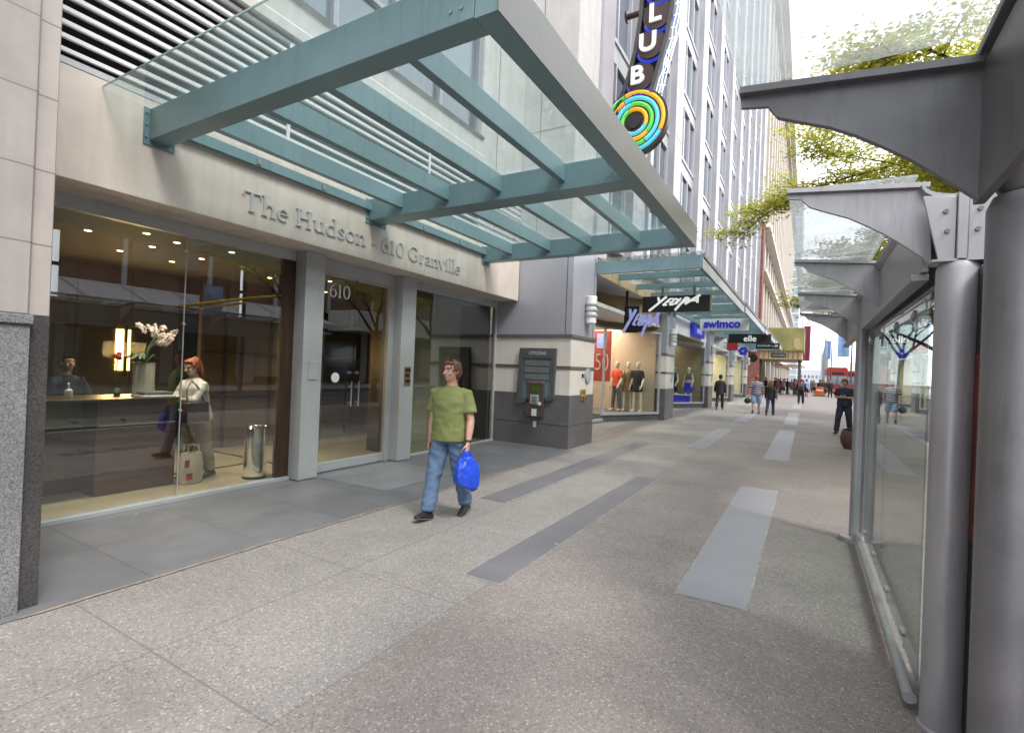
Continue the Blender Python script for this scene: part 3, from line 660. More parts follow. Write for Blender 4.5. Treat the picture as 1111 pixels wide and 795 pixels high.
def serif_text(root, m, txt, y0, y1, z0, cap, x, depth, thick=.115, thin=.05):
    mb = None; adv = sum(GL[c][0] for c in txt); sc = (y1 - y0) / adv; cur = y0; lay = 0
    for ch in txt:
        w, st = GL[ch]; mb = MB()
        def P(px_, pz_): return (cur + px_ * sc, z0 + pz_ * cap)
        for s in st:
            lay = (lay + 1) % 7; xa = x + depth + lay * .0006
            if s[0] == 'v':
                a, c = P(s[1] - thick / 2, s[2]), P(s[1] + thick / 2, s[3]); mb.box(x, xa, a[0], c[0], a[1], c[1])
            elif s[0] == 'h':
                a, c = P(s[1], s[2] - thin / 2), P(s[3], s[4] + thin / 2); mb.box(x, xa, a[0], c[0], a[1], c[1])
            elif s[0] == 'd':
                a = P(s[1], s[2]); mb.cyl((x, a[0], a[1]), (xa, a[0], a[1]), .07 * cap, n=14)
            else:
                pts = s[1] if s[0] == 'c' else [(s[1], s[2]), (s[3], s[4])]
                L_ = []; R_ = []
                for i, p in enumerate(pts):
                    q0 = Vector(pts[max(i - 1, 0)]); q1 = Vector(pts[min(i + 1, len(pts) - 1)])
                    if i in (0, len(pts) - 1) and (Vector(pts[0]) - Vector(pts[-1])).length < 1e-4: q0 = Vector(pts[-2]); q1 = Vector(pts[1])
                    t = (q1 - q0).normalized(); k = abs(t.y) ** 1.3
                    wd = (thin + (thick - thin) * k) if s[0] == 'c' else thin
                    nrm = Vector((-t.y, t.x)) * wd / 2
                    L_.append(P(p[0] + nrm.x, p[1] + nrm.y)); R_.append(P(p[0] - nrm.x, p[1] - nrm.y))
                for i in range(len(pts) - 1):
                    mb.prism([L_[i], L_[i + 1], R_[i + 1], R_[i]], 'x', x, xa)
        cur += w * sc
        if st: mb.build('letter', m, root, smooth=False)
lt = thing('entrance_lettering', 'grey metal serif lettering reading The Hudson - 610 Granville on the cream header', 'sign', (XH, 5.4, 3.3))
serif_text(lt, 'letter', 'The Hudson - 610 Granville', 3.38, 7.54, 3.315, .225, XH, .018)
dn = thing('door_number', 'white serif numerals 610 at the top of the glass entrance door', 'sign', (GX, 5.1, 2.6))
serif_text(dn, 'paper', '610', 5.10, 5.50, 2.60, .20, GX + .0062, .002)
# plaques
for y0, y1, z0, z1, mm, nm, lab, rows in ((4.60, 4.76, 1.38, 1.64, 'alu_light', 'notice_plaque', 'small grey notice plaque with lines of text on the pillar left of the doors', 5), (6.53, 6.68, 1.28, 1.60, 'brass', 'access_panel', 'bronze entry panel with dark buttons on the pillar right of the doors', 3)):
    t = thing(nm, lab, 'plaque', (-5.9, (y0 + y1) / 2, z0))
    p = MB(); p.box(-5.9, -5.885, y0, y1, z0, z1); p.build('plate', mm, t, .003)
    p = MB()
    for q in range(rows):
        zz = z1 - .03 - q * (z1 - z0 - .04) / rows
        p.box(-5.885, -5.883, y0 + .015, y1 - .015 - .02 * (q % 2), zz - (.011 if rows == 5 else .055), zz)
    p.build('text_lines', 'letter' if rows == 5 else 'dark', t)

# lobby interior
li = thing('lobby_room', 'dim panelled lobby behind the large window with pale floor and downlit ceiling', 'room', (-8.5, 4, 0))
b = MB(); b.box(-12.2, -6.16, -1, 9.7, -.05, .012); b.build('floor', 'lobby_floor', li)
b = MB(); b.box(-12.2, -6.2, -1, 9.7, 3.03, 3.13); b.build('ceiling', 'lobby_ceil', li)
b = MB(); b.box(-12.3, -12.2, -1, 9.7, 0, 3.03); b.box(-12.2, -6.2, -1.1, -1, 0, 3.03); b.box(-12.2, -6.25, 9.62, 9.70, 0, 3.03); b.build('wall', 'wood_dark', li)
b = MB()
for i in range(8): b.box(-9.62, -9.56, -1 + i * .72, -1 + i * .72 + .708, .02, 3.03)
b.build('wall_panelling', 'lobby_wall', li)
b = MB(); b.box(-9.6, -6.19, 4.87, 4.93, .02, 3.03); b.bm.free()
b = MB(); b.box(-9.2, -9.1, 4.9, 7.5, .02, 3.03); b.build('partition', 'lobby_wall', li)
b = MB(); b.box(-7.05, -7.0, 6.9, 9.6, 0.02, 3.03); b.build('screen', 'shop_pale', li)
b = MB(); b.box(-7.05, -6.2, 6.85, 6.898, 0.02, 3.03); b.build('screen_return', 'wood_dark', li)
b = MB()
for y in (5.3, 6.2, 7.1, 8.1): b.box(-9.09, -9.06, y, y + .05, .02, 3.03)
for z in (.9, 1.7, 2.4): b.box(-9.085, -9.065, 4.9, 8.5, z, z + .04)
b.build('partition_grid', 'dark', li)
b = MB(); b.box(-9.0, -6.3, 5.0, 5.04, .013, .022); b.box(-7.45, -7.41, 3.6, 5.0, .013, .022); b.build('floor_trim', 'dark', li)
# reception desk
rd = thing('reception_desk', 'dark walnut reception desk behind the left lobby window', 'desk', (-7.3, 2.9, 0))
b = MB(); b.box(-7.5, -6.87, 2.60, 3.44, .012, 1.08); b.build('front_panel', 'wood_desk', rd, .006)
b = MB(); b.box(-7.6, -6.83, 1.0, 3.46, 1.08, 1.115); b.build('desk_top', 'wood_dark', rd, .004)
b = MB(); b.box(-7.5, -7.3, .9, 2.6, .012, .75); b.build('side_panel', 'wood_dark', rd)
b = MB(); b.box(-7.28, -7.24, .9, 2.6, .75, 1.08); b.build('drawer_front', 'wood_tan', rd)
b = MB(); b.box(-6.865, -6.86, 2.62, 3.42, .80, .815); b.build('trim_line', 'alu', rd)
t = thing('desk_tray', 'pale grey tray with white edge lying on the reception desk', 'tray', (-7.0, 3.28, 1.115))
b = MB(); b.box(-7.25, -6.9, 3.08, 3.44, 1.115, 1.135); b.build('tray', 'white', t, .004)
b = MB(); b.box(-7.22, -6.93, 3.1, 3.42, 1.135, 1.175); b.build('papers', 'slatglass', t)
t = thing('hand_pump_bottle', 'small pale pump bottle standing on the left of the reception desk', 'bottle', (-7.1, 2.42, 1.115))
b = MB(); b.lathe([(.035, 1.115), (.038, 1.13), (.036, 1.20), (.012, 1.225), (.012, 1.25)], (-7.1, 2.42, 0)); b.build('bottle', 'vase', t)
b = MB(); b.cyl((-7.1, 2.42, 1.25), (-7.1, 2.42, 1.285), .006, n=8); b.cyl((-7.1, 2.42, 1.285), (-7.07, 2.40, 1.28), .006, n=8); b.build('pump', 'white', t)
# vase with orchids
vp = Vector((-7.2, 3.2, 1.115))
t = thing('orchid_vase', 'tall ribbed grey vase of pink orchids on the reception desk', 'vase', vp)
prof = [(.10, 0)]
for i in range(7): prof += [(.118, .03 + i * .055), (.112, .05 + i * .055)]
prof += [(.12, .42), (.105, .42), (.10, .38)]
b = MB(); b.lathe([(r, z + vp.z) for r, z in prof], (vp.x, vp.y, 0)); b.build('vase', 'vase', t)
st = MB(); fl = MB(); lf = MB(); rd_ = random.Random(4)
for i in range(6):
    a = rd_.random() * 6.28; e = vp + Vector((math.cos(a) * .2, math.sin(a) * .24, .72 + rd_.random() * .18)); mpt = vp + Vector((math.cos(a) * .05, math.sin(a) * .05, .6))
    st.tube([vp + Vector((0, 0, .38)), mpt, e], .006, 6)
    for q in range(6):
        c = e + Vector((rd_.uniform(-.09, .09), rd_.uniform(-.11, .11), rd_.uniform(-.08, .05)))
        for w in range(5):
            rt = Matrix.Rotation(w * 1.256, 3, 'X') @ Matrix.Rotation(rd_.uniform(-.5, .5), 3, 'Z')
            fl.ell(c + rt @ Vector((0, .022, 0)), .005, .02, .014, 8, 4, rt)
for i in range(9):
    a = rd_.random() * 6.28
    p0 = vp + Vector((0, 0, .4)); p1 = vp + Vector((math.cos(a) * .12, math.sin(a) * .12, .52)); p2 = vp + Vector((math.cos(a) * .22, math.sin(a) * .22, .46))
    lf.tube([p0, p1, p2], [(.01, .004), (.03, .005), (.005, .003)], 8)
st.build('stem', 'stem', t); fl.build('blossoms', 'petal', t); lf.build('leaves', 'stem', t)
t = thing('red_flower', 'small dark red flower in a bud pot beside the orchid vase', 'flower', (-7.35, 2.98, 1.115))
b = MB(); b.lathe([(.03, 1.115), (.045, 1.15), (.03, 1.2)], (-7.35, 2.98, 0)); b.build('pot', 'stem', t)
b = MB(); b.tube([(-7.35, 2.98, 1.19), (-7.34, 2.95, 1.4), (-7.33, 2.97, 1.58)], .006, 6)
for q in range(5): b.tube([(-7.34, 2.95, 1.3 + q * .05), (-7.34, 2.88 + .05 * (q % 3), 1.36 + q * .05)], [(.012, .003), (.003, .002)], 6)
b.build('stalk', 'stem', t)
b = MB()
for q in range(9): b.ell((-7.33 + rd_.uniform(-.03, .03), 2.97 + rd_.uniform(-.03, .03), 1.6 + rd_.uniform(-.03, .03)), .025, .025, .03, 8, 5)
b.build('bloom', 'petal_red', t)
# wall lamp: glowing strip behind a dark bar
t = thing('wall_lamp', 'tall glowing amber strip lamp on the lobby wall panelling', 'lamp', (-9.55, 3.92, 1.35))
b = MB(); b.box(-9.56, -9.545, 3.83, 4.03, 1.36, 2.02); b.build('glow_panel', 'warm_glow', t)
b = MB(); b.box(-9.50, -9.46, 3.915, 3.955, 1.28, 2.08); b.box(-9.545, -9.5, 3.925, 3.945, 1.30, 1.33); b.box(-9.545, -9.5, 3.925, 3.945, 2.03, 2.06); b.build('bar', 'dark', t)
la = bpy.data.lights.new('wall_lamp_light', 'AREA'); la.energy = 14; la.color = (1, .62, .25); la.shape = 'RECTANGLE'; la.size = .25; la.size_y = .6
lo = bpy.data.objects.new('wall_lamp_light', la); COL.objects.link(lo); lo.parent = t; lo.location = (.13, 0, .34); lo.rotation_euler = (0, R(-90), 0)
# downlights
DL = [(-6.65, 1.85), (-7.15, 2.55), (-6.6, 2.9), (-8.1, 3.25), (-7.35, 3.3), (-8.2, 3.95), (-7.5, 4.0), (-6.6, 3.9), (-6.75, 3.3), (-8.0, 5.4), (-7.2, 6.0), (-7.6, 7.8), (-8.4, 6.9)]  # the pair nearest the window by the woman is added to brighten her
for i, (x, y) in enumerate(DL):
    t = thing('downlight', 'small warm recessed downlight in the lobby ceiling', 'light', (x, y, 3.03), 0, 'lobby ceiling downlights')
    b = MB(); b.cyl((x, y, 3.019), (x, y, 3.029), .032, n=16); b.build('bulb', 'down_glow', t)
    b = MB(); b.lathe([(.033, 3.029), (.046, 3.029), (.044, 3.022), (.033, 3.022)], (x, y, 0), 16); b.build('rim', 'white', t)
    if i in (0, 2, 4, 6, 7, 8, 10, 12):
        la = bpy.data.lights.new('downlight_light', 'SPOT'); la.energy = 48; la.color = (1, .90, .78); la.spot_size = R(105); la.spot_blend = .8; la.shadow_soft_size = .06
        lo = bpy.data.objects.new('downlight_light', la); COL.objects.link(lo); lo.parent = t; lo.location = (0, 0, -.05)
# bin
t = thing('waste_bin', 'polished chrome cylinder bin standing inside the lobby window', 'bin', (-6.5, 4.28, .012))
b = MB(); b.lathe([(.14, .012), (.145, .03), (.145, .70), (.13, .715), (.12, .70), (.12, .62)], (-6.5, 4.28, 0), 36); b.build('body', 'chrome', t)
b = MB(); b.lathe([(.150, .012), (.150, .04), (.146, .045)], (-6.5, 4.28, 0), 36); b.build('foot_ring', 'rubber', t)

# ------------------------------------------------------------------ corner pier with cash machine + office building
ob = thing('office_building', 'tall office block of pale metal piers and dark blue windows above the shops', 'building', (-6, 30, 0))
b = MB(); b.box(-6.25, -4.25, 9.75, 11.12, .0, 1.12); b.build('granite_base', 'granite_mid', ob, .006)
b = MB(); b.box(-6.24, -4.247, 9.746, 11.123, .48, .488); b.build('base_joint', 'dark', ob)
b = MB(); b.box(-6.25, -4.265, 9.765, 11.105, 1.12, 2.345); b.build('stone_shaft', 'pil_cream', ob, .004)
b = MB(); b.box(-6.25, -4.25, 9.75, 11.12, 1.665, 1.735); b.box(-6.25, -4.235, 9.735, 11.135, 2.33, 2.40); b.build('stone_band', 'band', ob, .004)
b = MB(); b.box(-6.25, -4.27, 9.77, 11.10, 2.40, 4.3); b.build('metal_cladding', 'zinc', ob, .006)
b = MB(); b.box(-4.27, -4.266, 10.95, 10.96, 2.4, 4.3); b.build('cladding_joint', 'dark', ob)
b = MB(); b.box(-4.42, -4.41, 9.765, 9.77, 2.4, 4.3); b.build('cladding_joint', 'dark', ob)
b = MB(); b.box(-6.25, -4.36, 9.75, 10.98, 4.3, 49.5); b.build('corner_tower', 'concrete', ob, .01)
b = MB()
for x in (-5.19,): b.box(x, x + .012, 9.745, 9.75, 4.4, 40)
for z in (6.8, 10.6, 14.4, 18.2): b.box(-5.6, -4.37, 9.746, 9.75, z, z + .012)
b.build('tower_joint', 'band', ob)
b = MB(); b.box(-4.6, -4.28, 10.98, 11.72, 4.3, 49.5); b.build('tower_pier', 'pier', ob, .01)
b = MB(); b.box(-8, -4.78, 11.0, 55.5, 4.2, 50); b.build('wall', 'spandrel', ob)
b = MB(); b.box(-8, -4.3, 10.98, 55.5, 50.0, 50.6); b.build('parapet', 'pier', ob)
piers = [13.9 + 4.6 * k for k in range(10)]
for y in piers:
    b = MB(); b.box(-4.78, -4.36, y, y + 1.0, 4.2, 50); b.build('pier', 'pier', ob, .01)
b = MB()
for y in piers: b.box(-4.78, -4.41, y + 1.003, y + 1.36, 4.2, 49.9)
b.build('pier_return', 'pier_warm', ob)
b = MB()
for y in piers:
    for k in range(17): b.box(-4.36, -4.356, y + .004, y + .996, 5.0 + 2.65 * k, 5.02 + 2.65 * k)
b.build('pier_joint', 'band', ob)
# windows, ranked by size in the picture
cells = []
ys = [(11.72, 13.9)] + [(y + 1.36, y + 4.6) for y in piers[:-1]] + [(piers[-1] + 1.36, 55.5)]
for (y0, y1) in ys:
    for k in range(17):
        z0 = 4.95 + 2.65 * k
        q = proj((-4.6, (y0 + y1) / 2, z0 + 1.2))
        vis = q and -40 < q[0] < 1150 and -60 < q[1] < 420
        cells.append(((1 if vis else 0) / ((y0 ** 2 + (z0 - 1.65) ** 2)), y0, y1, z0))
cells.sort(reverse=True)
rest_f = MB(); rest_p = MB()
for i, (sc_, y0, y1, z0) in enumerate(cells):
    w = MB() if i < 96 else rest_f; p = MB() if i < 96 else rest_p
    z1 = z0 + 2.65; n = 3 if y1 - y0 > 2.6 else 2
    w.box(-4.76, -4.58, y0, y1, z0 - .02, z0 + .10); w.box(-4.76, -4.62, y0, y1, z1 - .50, z1 - .03)
    for j in range(n + 1):
        yy = y0 + .03 + (y1 - y0 - .06) * j / n
        w.box(-4.76, -4.60, yy - .04, yy + .04, z0 + .10, z1 - .50)
    p.quad((-4.70, y0, z0 + .1), (-4.70, y1, z0 + .1), (-4.70, y1, z1 - .5), (-4.70, y0, z1 - .5))
    if i < 96:
        wo = w.build('window', 'frame_white', ob, smooth=False); p.build('pane', 'pane', wo, smooth=False)
o = rest_f.build('window', 'frame_white', ob, smooth=False); o['kind'] = 'stuff'
o = rest_p.build('window_panes', 'pane', ob, smooth=False); o['kind'] = 'stuff'
# cash machine on the side of the corner pier
Y = 9.75
t = thing('cash_machine', 'grey framed cash machine with green screen set in the corner pier', 'cash machine', (-5.05, Y, .6))
b = MB(); b.prism([(-5.50, .88), (-5.45, 2.10), (-4.57, 2.10), (-4.60, 1.02), (-4.80, .96), (-4.80, 1.06), (-4.68, 1.10), (-4.68, 1.88), (-5.34, 1.88), (-5.36, 1.0), (-5.24, 1.02), (-5.24, .92)], 'y', Y - .06, Y + .01); b.build('surround', 'atm_dark', t, .006)
b = MB(); b.box(-5.38, -4.66, Y - .012, Y + .01, .98, 1.9); b.build('recess', 'teal', t)
for z in (1.72, 1.57, 1.42): 
    b = MB(); b.box(-5.32, -4.72, Y - .045, Y - .012, z, z + .12); b.build('slat', 'slatglass', t, .004)
b = MB(); b.prism([(Y - .075, .62), (Y - .075, 1.36), (Y - .04, 1.40), (Y + .01, 1.40), (Y + .01, .62)], 'x', -5.24, -4.82); b.build('fascia', 'atm_brown', t, .01)
b = MB(); b.box(-5.12, -4.94, Y - .083, Y - .074, 1.16, 1.31); b.build('screen', 'screen_green', t)
b = MB(); b.box(-5.13, -4.93, Y - .088, Y - .074, .90, 1.10); b.build('keypad_panel', 'alu', t)
b = MB()
for i in range(3):
    for j in range(4): b.box(-5.09 + i * .045, -5.06 + i * .045, Y - .094, Y - .088, .92 + j * .04, .945 + j * .04)
b.build('keys', 'steel_dark', t)
b = MB(); b.box(-4.93, -4.87, Y - .098, Y - .074, .88, .95); b.build('card_slot', 'paper', t)
b = MB(); b.box(-5.22, -5.17, Y - .083, Y - .074, .93, 1.0); b.build('receipt_slot', 'dark', t)
put_text('CITIZENS', .10, .008, 'letter', t, (-5.01, Y - .063, 1.985), '-y', 'engraved_name', .001)
for x, z, w, h in ((-5.03, .72, .12, .15), (-5.04, .46, .08, .13)):
    s_ = MB(); s_.box(x - w / 2, x + w / 2, Y - (.081 if z > .6 else .006), Y - (.074 if z > .6 else 0), z - h / 2, z + h / 2); s_.build('notice_sticker', 'paper', t)
# bits on the pier front
X = -4.25
t = thing('wall_disc', 'pale green round emblem disc on the corner pier front', 'emblem', (-4.27, 10.72, 1.5)); b = MB(); b.cyl((-4.266, 10.72, 1.55), (-4.235, 10.72, 1.55), .17, n=36); b.build('disc', 'verdigris', t, .004)
b = MB(); b.cyl((-4.235, 10.72, 1.55), (-4.231, 10.72, 1.55), .13, n=32); b.build('disc_face', 'alu', t)
t = thing('brass_hose_inlet', 'brass twin fire hose inlet on the corner pier front', 'hose inlet', (-4.25, 10.46, 1.1))
b = MB(); b.box(-4.266, -4.225, 10.34, 10.58, 1.0, 1.24); b.build('plate', 'brass', t, .01)
b = MB()
for y in (10.40, 10.52): b.cyl((-4.225, y, 1.09), (-4.17, y, 1.09), .04, n=16)
b.build('caps', 'brass', t)
t = thing('wall_keybox', 'tiny black box beside the round disc on the corner pier', 'box', (-4.26, 10.42, 1.5)); b = MB(); b.box(-4.266, -4.23, 10.40, 10.45, 1.5, 1.58); b.build('box', 'dark', t, .003); b = MB(); b.cyl((-4.23, 10.425, 1.54), (-4.224, 10.425, 1.54), .014, n=10); b.build('lock', 'chrome', t)

# ------------------------------------------------------------------ pilasters and shops
def sconce(y, x, lab):
    t = thing('wall_sconce', lab, 'lamp', (x, y, 2.66), 0, 'cylinder sconces on the shop pilasters')
    b = MB(); b.tube([(x + .11, y, 2.70), (x + .11, y, 3.30)], .115, 24); b.build('shade', 'white', t, .01)
    b = MB()
    for z in (2.86, 2.98, 3.10): b.lathe([(.117, z), (.145, z), (.145, z + .035), (.117, z + .035)], (x + .11, y, 0), 24)
    b.build('collars', 'alu', t)
    b = MB(); b.box(x, x + .03, y - .07, y + .07, 2.75, 3.25); b.build('back_plate', 'alu', t)
    return t
sconce(10.55, -4.27, 'white cylinder sconce with metal collars on the corner pier beside the cash machine')
PILL = ['nearest stone pilaster past the first shop window', 'stone pilaster between the second and third shop windows', 'stone pilaster behind the couple walking away', 'farthest stone pilaster before the brick pier']
for k in range(4):
    y0 = 18.45 + 9.2 * k
    t = thing('pilaster', 'cream and granite banded ' + PILL[k].replace('stone ', ''), 'pilaster', (-4.7, y0 + .7, 0), 0, 'pilasters between the shops')
    b = MB(); b.box(-5.4, -4.35, y0, y0 + 1.35, 0, 1.12); b.build('granite_base', 'granite_mid', t, .006)
    b = MB(); b.box(-5.4, -4.365, y0 + .012, y0 + 1.338, 1.12, 2.35); b.build('shaft', 'pil_cream', t, .004)
    b = MB(); b.box(-5.4, -4.35, y0, y0 + 1.35, 1.665, 1.735); b.box(-5.4, -4.34, y0 - .01, y0 + 1.36, 2.33, 2.40); b.build('band', 'band', t)
    b = MB(); b.box(-5.4, -4.37, y0 + .015, y0 + 1.335, 2.40, 4.25); b.build('cladding', 'zinc', t, .006)
    b = MB(); b.cyl((-4.366, y0 + .95, 1.5), (-4.34, y0 + .95, 1.5), .15, n=28); b.build('emblem_disc', 'verdigris', t)
    sconce(y0 + .55, -4.37, 'white cylinder sconce on the ' + PILL[k])
SHOPL = ['first shop past the cash machine, tan interior with a splayed display window', 'swimwear shop with dark olive window and white fascia', 'shop with pale cream interior and warm lamp behind the man in the suit', 'farther shop with yellowish blank window near the end of the glass canopies']
SWALL = ['tan_wall', 'shop_olive', 'shop_pale', 'shop_pale']
def area(par, loc, e, col, sx, sy):
    la = bpy.data.lights.new('shop_light', 'AREA'); la.energy = e; la.color = col; la.shape = 'RECTANGLE'; la.size = sx; la.size_y = sy
    lo = bpy.data.objects.new('shop_light', la); COL.objects.link(lo); lo.parent = par; lo.location = Vector(loc) - BASE[par.name]
for k in range(4):
    Y0 = 11.125 + 9.2 * k + (.02 if k else 0); Y1 = 18.44 + 9.2 * k
    t = thing('shop', SHOPL[k], 'shop', (-5.2, (Y0 + Y1) / 2, 0))
    if k: Y0 = 11.125 + 9.2 * k - 0.45 + .02 + .1
    A, B, C, D = (-4.62, Y0 + .12), (-6.0, Y0 + 1.3), (-5.75, Y1 - 2.55), (-4.56, Y1 - .10)
    b = MB(); b.box(-9.6, -9.5, Y0 - .9, Y1 + .9, 0, 3.4); b.box(-9.5, -5.45, Y1 + .25, Y1 + .35, 0, 3.4); b.box(-7.6, -4.72, Y1 - .07, Y1 - .03, .262, 3.29); b.build('back_wall', SWALL[k], t)
    b = MB(); b.box(-9.5, -6.3, Y0 - .1, Y0 - .0, 0, 3.4); b.build('side_wall', SWALL[k], t)
    b = MB(); b.prism([(-9.5, Y0 - .8), (A[0] - .1, Y0), A, B, C, D, (-5.42, Y1), (-5.42, Y1 + .25), (-9.5, Y1 + .25)], 'z', 0, .012); b.build('floor', 'shop_grey', t)
    b = MB(); b.box(-9.5, -4.6, Y0 - .0, Y1 + .0, 3.30, 3.40); b.build('ceiling', 'white' if k != 1 else 'shop_olive', t)
    # raised display base
    b = MB(); b.prism([C, D, (-5.42, Y1 + .2), (-7.4, Y1 + .2), (-7.2, Y1 - 2.6)], 'z', .012, .26); b.build('display_base', 'granite_mid', t)
    # fascia over the glass, two pieces following the splay
    b = MB(); b.prism([A, B, C, D, (D[0] - .16, D[1] + .06), (C[0] - .14, C[1] + .06), (B[0] - .14, B[1] - .06), (A[0] - .16, A[1] - .04)], 'z', 3.12, 4.2); b.build('fascia', ('wood_tan' if k == 0 else 'white' if k == 1 else 'alu_light'), t)
    # frames and glass
    def seg(P, Q, z0, z1, glassname, split, posts=True):
        P = Vector((*P, 0)); Q = Vector((*Q, 0)); d = (Q - P)
        f = MB()
        for s in (range(split + 1) if posts else range(1, split)):
            c = P + d * (s / split); f.box(c.x - .035, c.x + .035, c.y - .035, c.y + .035, z0 - .08, z1)
        f.bar(P + Vector((0, 0, z0 - .04)), Q + Vector((0, 0, z0 - .04)), .09, .08); f.bar(P + Vector((0, 0, z1 - .03)), Q + Vector((0, 0, z1 - .03)), .065, .06)
        f.build('window_frame', 'alu_light', t)
        for s in range(split):
            gq = MB(); gq.bar(P + d * (s / split + .01) + Vector((0, 0, (z0 + z1) / 2)), P + d * ((s + 1) / split - .01) + Vector((0, 0, (z0 + z1) / 2)), .012, z1 - z0 - .04); gq.build(glassname, 'glass_shop', t)
    seg(C, D, .30, 3.12, 'display_glass', 1)
    seg(A, B, .12, 3.12, 'side_glass', 1)
    seg(B, C, .12, 3.12, 'door_glass', 3, False)
    b = MB(); c = Vector((*D, 0)); 
    for z in range(9): b.box(D[0] - .16, D[0] + .02, D[1] + .035, D[1] + .10, 2.35 + z * .085, 2.40 + z * .085)
    b.build('louvre', 'alu', t)
    b = MB()
    for yy in (Y0 + 2, (Y0 + Y1) / 2, Y1 - 1.2): b.box(-7.0, -6.7, yy - .3, yy + .3, 3.285, 3.298)
    b.build('ceiling_lamp', 'down_glow' if k != 1 else 'tube_glow', t)
    area(t, (-6.6, Y1 - 1.2, 3.25), [42, 14, 60, 50][k], (1, .90, .78), 1.4, 2.6)
    area(t, (-7.5, (Y0 + Y1) / 2 - .8, 3.25), [40, 12, 50, 45][k], (1, .90, .80), 2, 3)
# red sale poster hanging in the first shop
t = thing('sale_poster', 'tall red hanging sale poster with pale numerals 50 in the first shop window', 'poster', (-6.15, 16.55, 1.3))
b = MB(); b.box(-6.42, -5.78, 16.62, 16.63, 1.32, 3.05); b.build('sheet', 'red_poster', t)
put_text('50', .85, .006, 'pil_cream', t, (-6.10, 16.612, 1.95), '-y', 'numerals', -.01, 0, .62)
b = MB(); b.box(-6.3, -5.95, 16.615, 16.619, 2.45, 2.95); b.build('pale_block', 'sign_lilac', t)

# ------------------------------------------------------------------ glass canopies
def ibeam_note(): pass
t = thing('glass_canopy', 'big teal steel and glass canopy over the lobby entrance', 'canopy', (-3.6, 5.45, 3.7))
XO = -1.60; ZB, ZT = 3.70, 4.01
for y0, y1 in ((2.43, 2.61), (5.27, 5.57), (8.29, 8.47)):
    b = MB(); b.box(XH - .02, XO - .17, y0, y1, ZB + .005, ZT - .004); b.build('cross_beam', 'teal', t, .006)
for y0, y1 in ((2.43, 2.61), (5.27, 5.57), (8.29, 8.47)):
    b = MB(); b.box(XH, XH + .014, y0 - .05, y1 + .05, ZB - .045, ZT + .0); pl_ = b.build('end_plate', 'teal', t, .003)
    b = MB()
    for yy in (y0 - .028, y1 + .028):
        for zz in (ZB + .03, ZB + .15, ZB + .26): b.cyl((XH + .014, yy, zz), (XH + .026, yy, zz), .011, n=6)
    for xx in (XO - .26, XO - .34):
        for zz in (ZB + .09, ZB + .22): b.cyl((xx, y0 - .008, zz), (xx, y0 + .002, zz), .013, n=6)
    b.build('bolts', 'steel', pl_)
b = MB(); b.box(XO - .165, XO - .004, 2.434, 8.466, ZB, ZT - .002); b.build('edge_beam', 'teal', t)
b = MB(); b.box(XO - .003, XO + .004, 2.428, 8.472, ZB - .006, ZT + .003); b.build('edge_fascia', 'fascia_lit', t)
b = MB(); b.box(XH - .0, XH + .07, 2.61, 8.29, ZB + .14, ZT - .06); b.build('wall_channel', 'teal', t)
b = MB()
for y in (3.5, 4.4, 6.4, 7.4): b.box(XH + .072, XH + .085, y, y + .04, ZB + .16, ZB + .22)
b.build('bolts', 'steel', t)
for (ya, yb) in ((2.61, 5.27), (5.57, 8.29)):
    for x in (-4.95, -4.15, -3.35, -2.50):
        b = MB(); b.box(x - .04, x + .04, ya - .0, yb + .0, ZB + .10, ZT - .006); b.build('rafter', 'teal', t, .004)
b = MB(); b.box(-5.56, -1.63, 2.05, 5.42, ZT + .012, ZT + .026); b.build('glass_pane', 'glass_canopy', t)
b = MB(); b.box(-5.56, -1.63, 5.43, 8.62, ZT + .012, ZT + .026); b.build('glass_pane', 'glass_canopy', t)
b = MB(); b.box(-5.56, -1.63, 2.044, 2.05, ZT + .012, ZT + .026); b.build('glass_edge', 'glass_edge', t)
CANL = ['teal glass canopy over the first shop, carrying the black hanging sign', 'second teal shop canopy, above the white swimwear sign', 'third teal shop canopy, above the dark hanging signs', 'farthest teal shop canopy, beside the brick pier']
for k in range(4):
    y0 = 11.0 + 9.2 * k if k else 11.0; y1 = 18.95 + 9.2 * k; y0 = y0 if k == 0 else 19.1 + 9.2 * (k - 1)
    zb = 3.88 + .03 * k; zt = zb + .28; xo = -1.93 + .03 * k
    t = thing('glass_canopy', CANL[k], 'canopy', (-3.2, (y0 + y1) / 2, zb), 0, 'teal canopies over the shops')
    n = 6
    for i in range(n):
        yy = y0 + .06 + (y1 - y0 - .12) * i / (n - 1)
        b = MB(); b.box(-4.30, xo - .08, yy - .04, yy + .04, zb + (.0 if i in (0, n - 1) else .13), zt - .004); b.build('cross_beam', 'teal', t, .004)
    b = MB(); b.box(xo - .08, xo, y0, y1, zb - .004, zt); b.build('edge_beam', 'teal', t)
    b = MB(); b.box(xo + .001, xo + .008, y0 - .004, y1 + .004, zb - .03, zt - .07); b.build('edge_fascia', 'alu_light', t)  # pale sheet over the teal beam, the lit outer face put into colour
    b = MB(); b.box(xo + .001, xo + .03, y0 - .004, y1 + .004, zt - .065, zt + .03); b.build('edge_cap', 'steel_dark', t)
    b = MB(); b.box(-4.34, -4.26, y0 + .12, y1 - .12, zb + .02, zt - .01); b.build('wall_channel', 'gold' if k == 0 else 'teal', t)
    b = MB(); b.box(-4.3, xo - .0, y0 - .12, y1, zt + .035, zt + .048); b.build('glass_pane', 'glass_canopy', t)

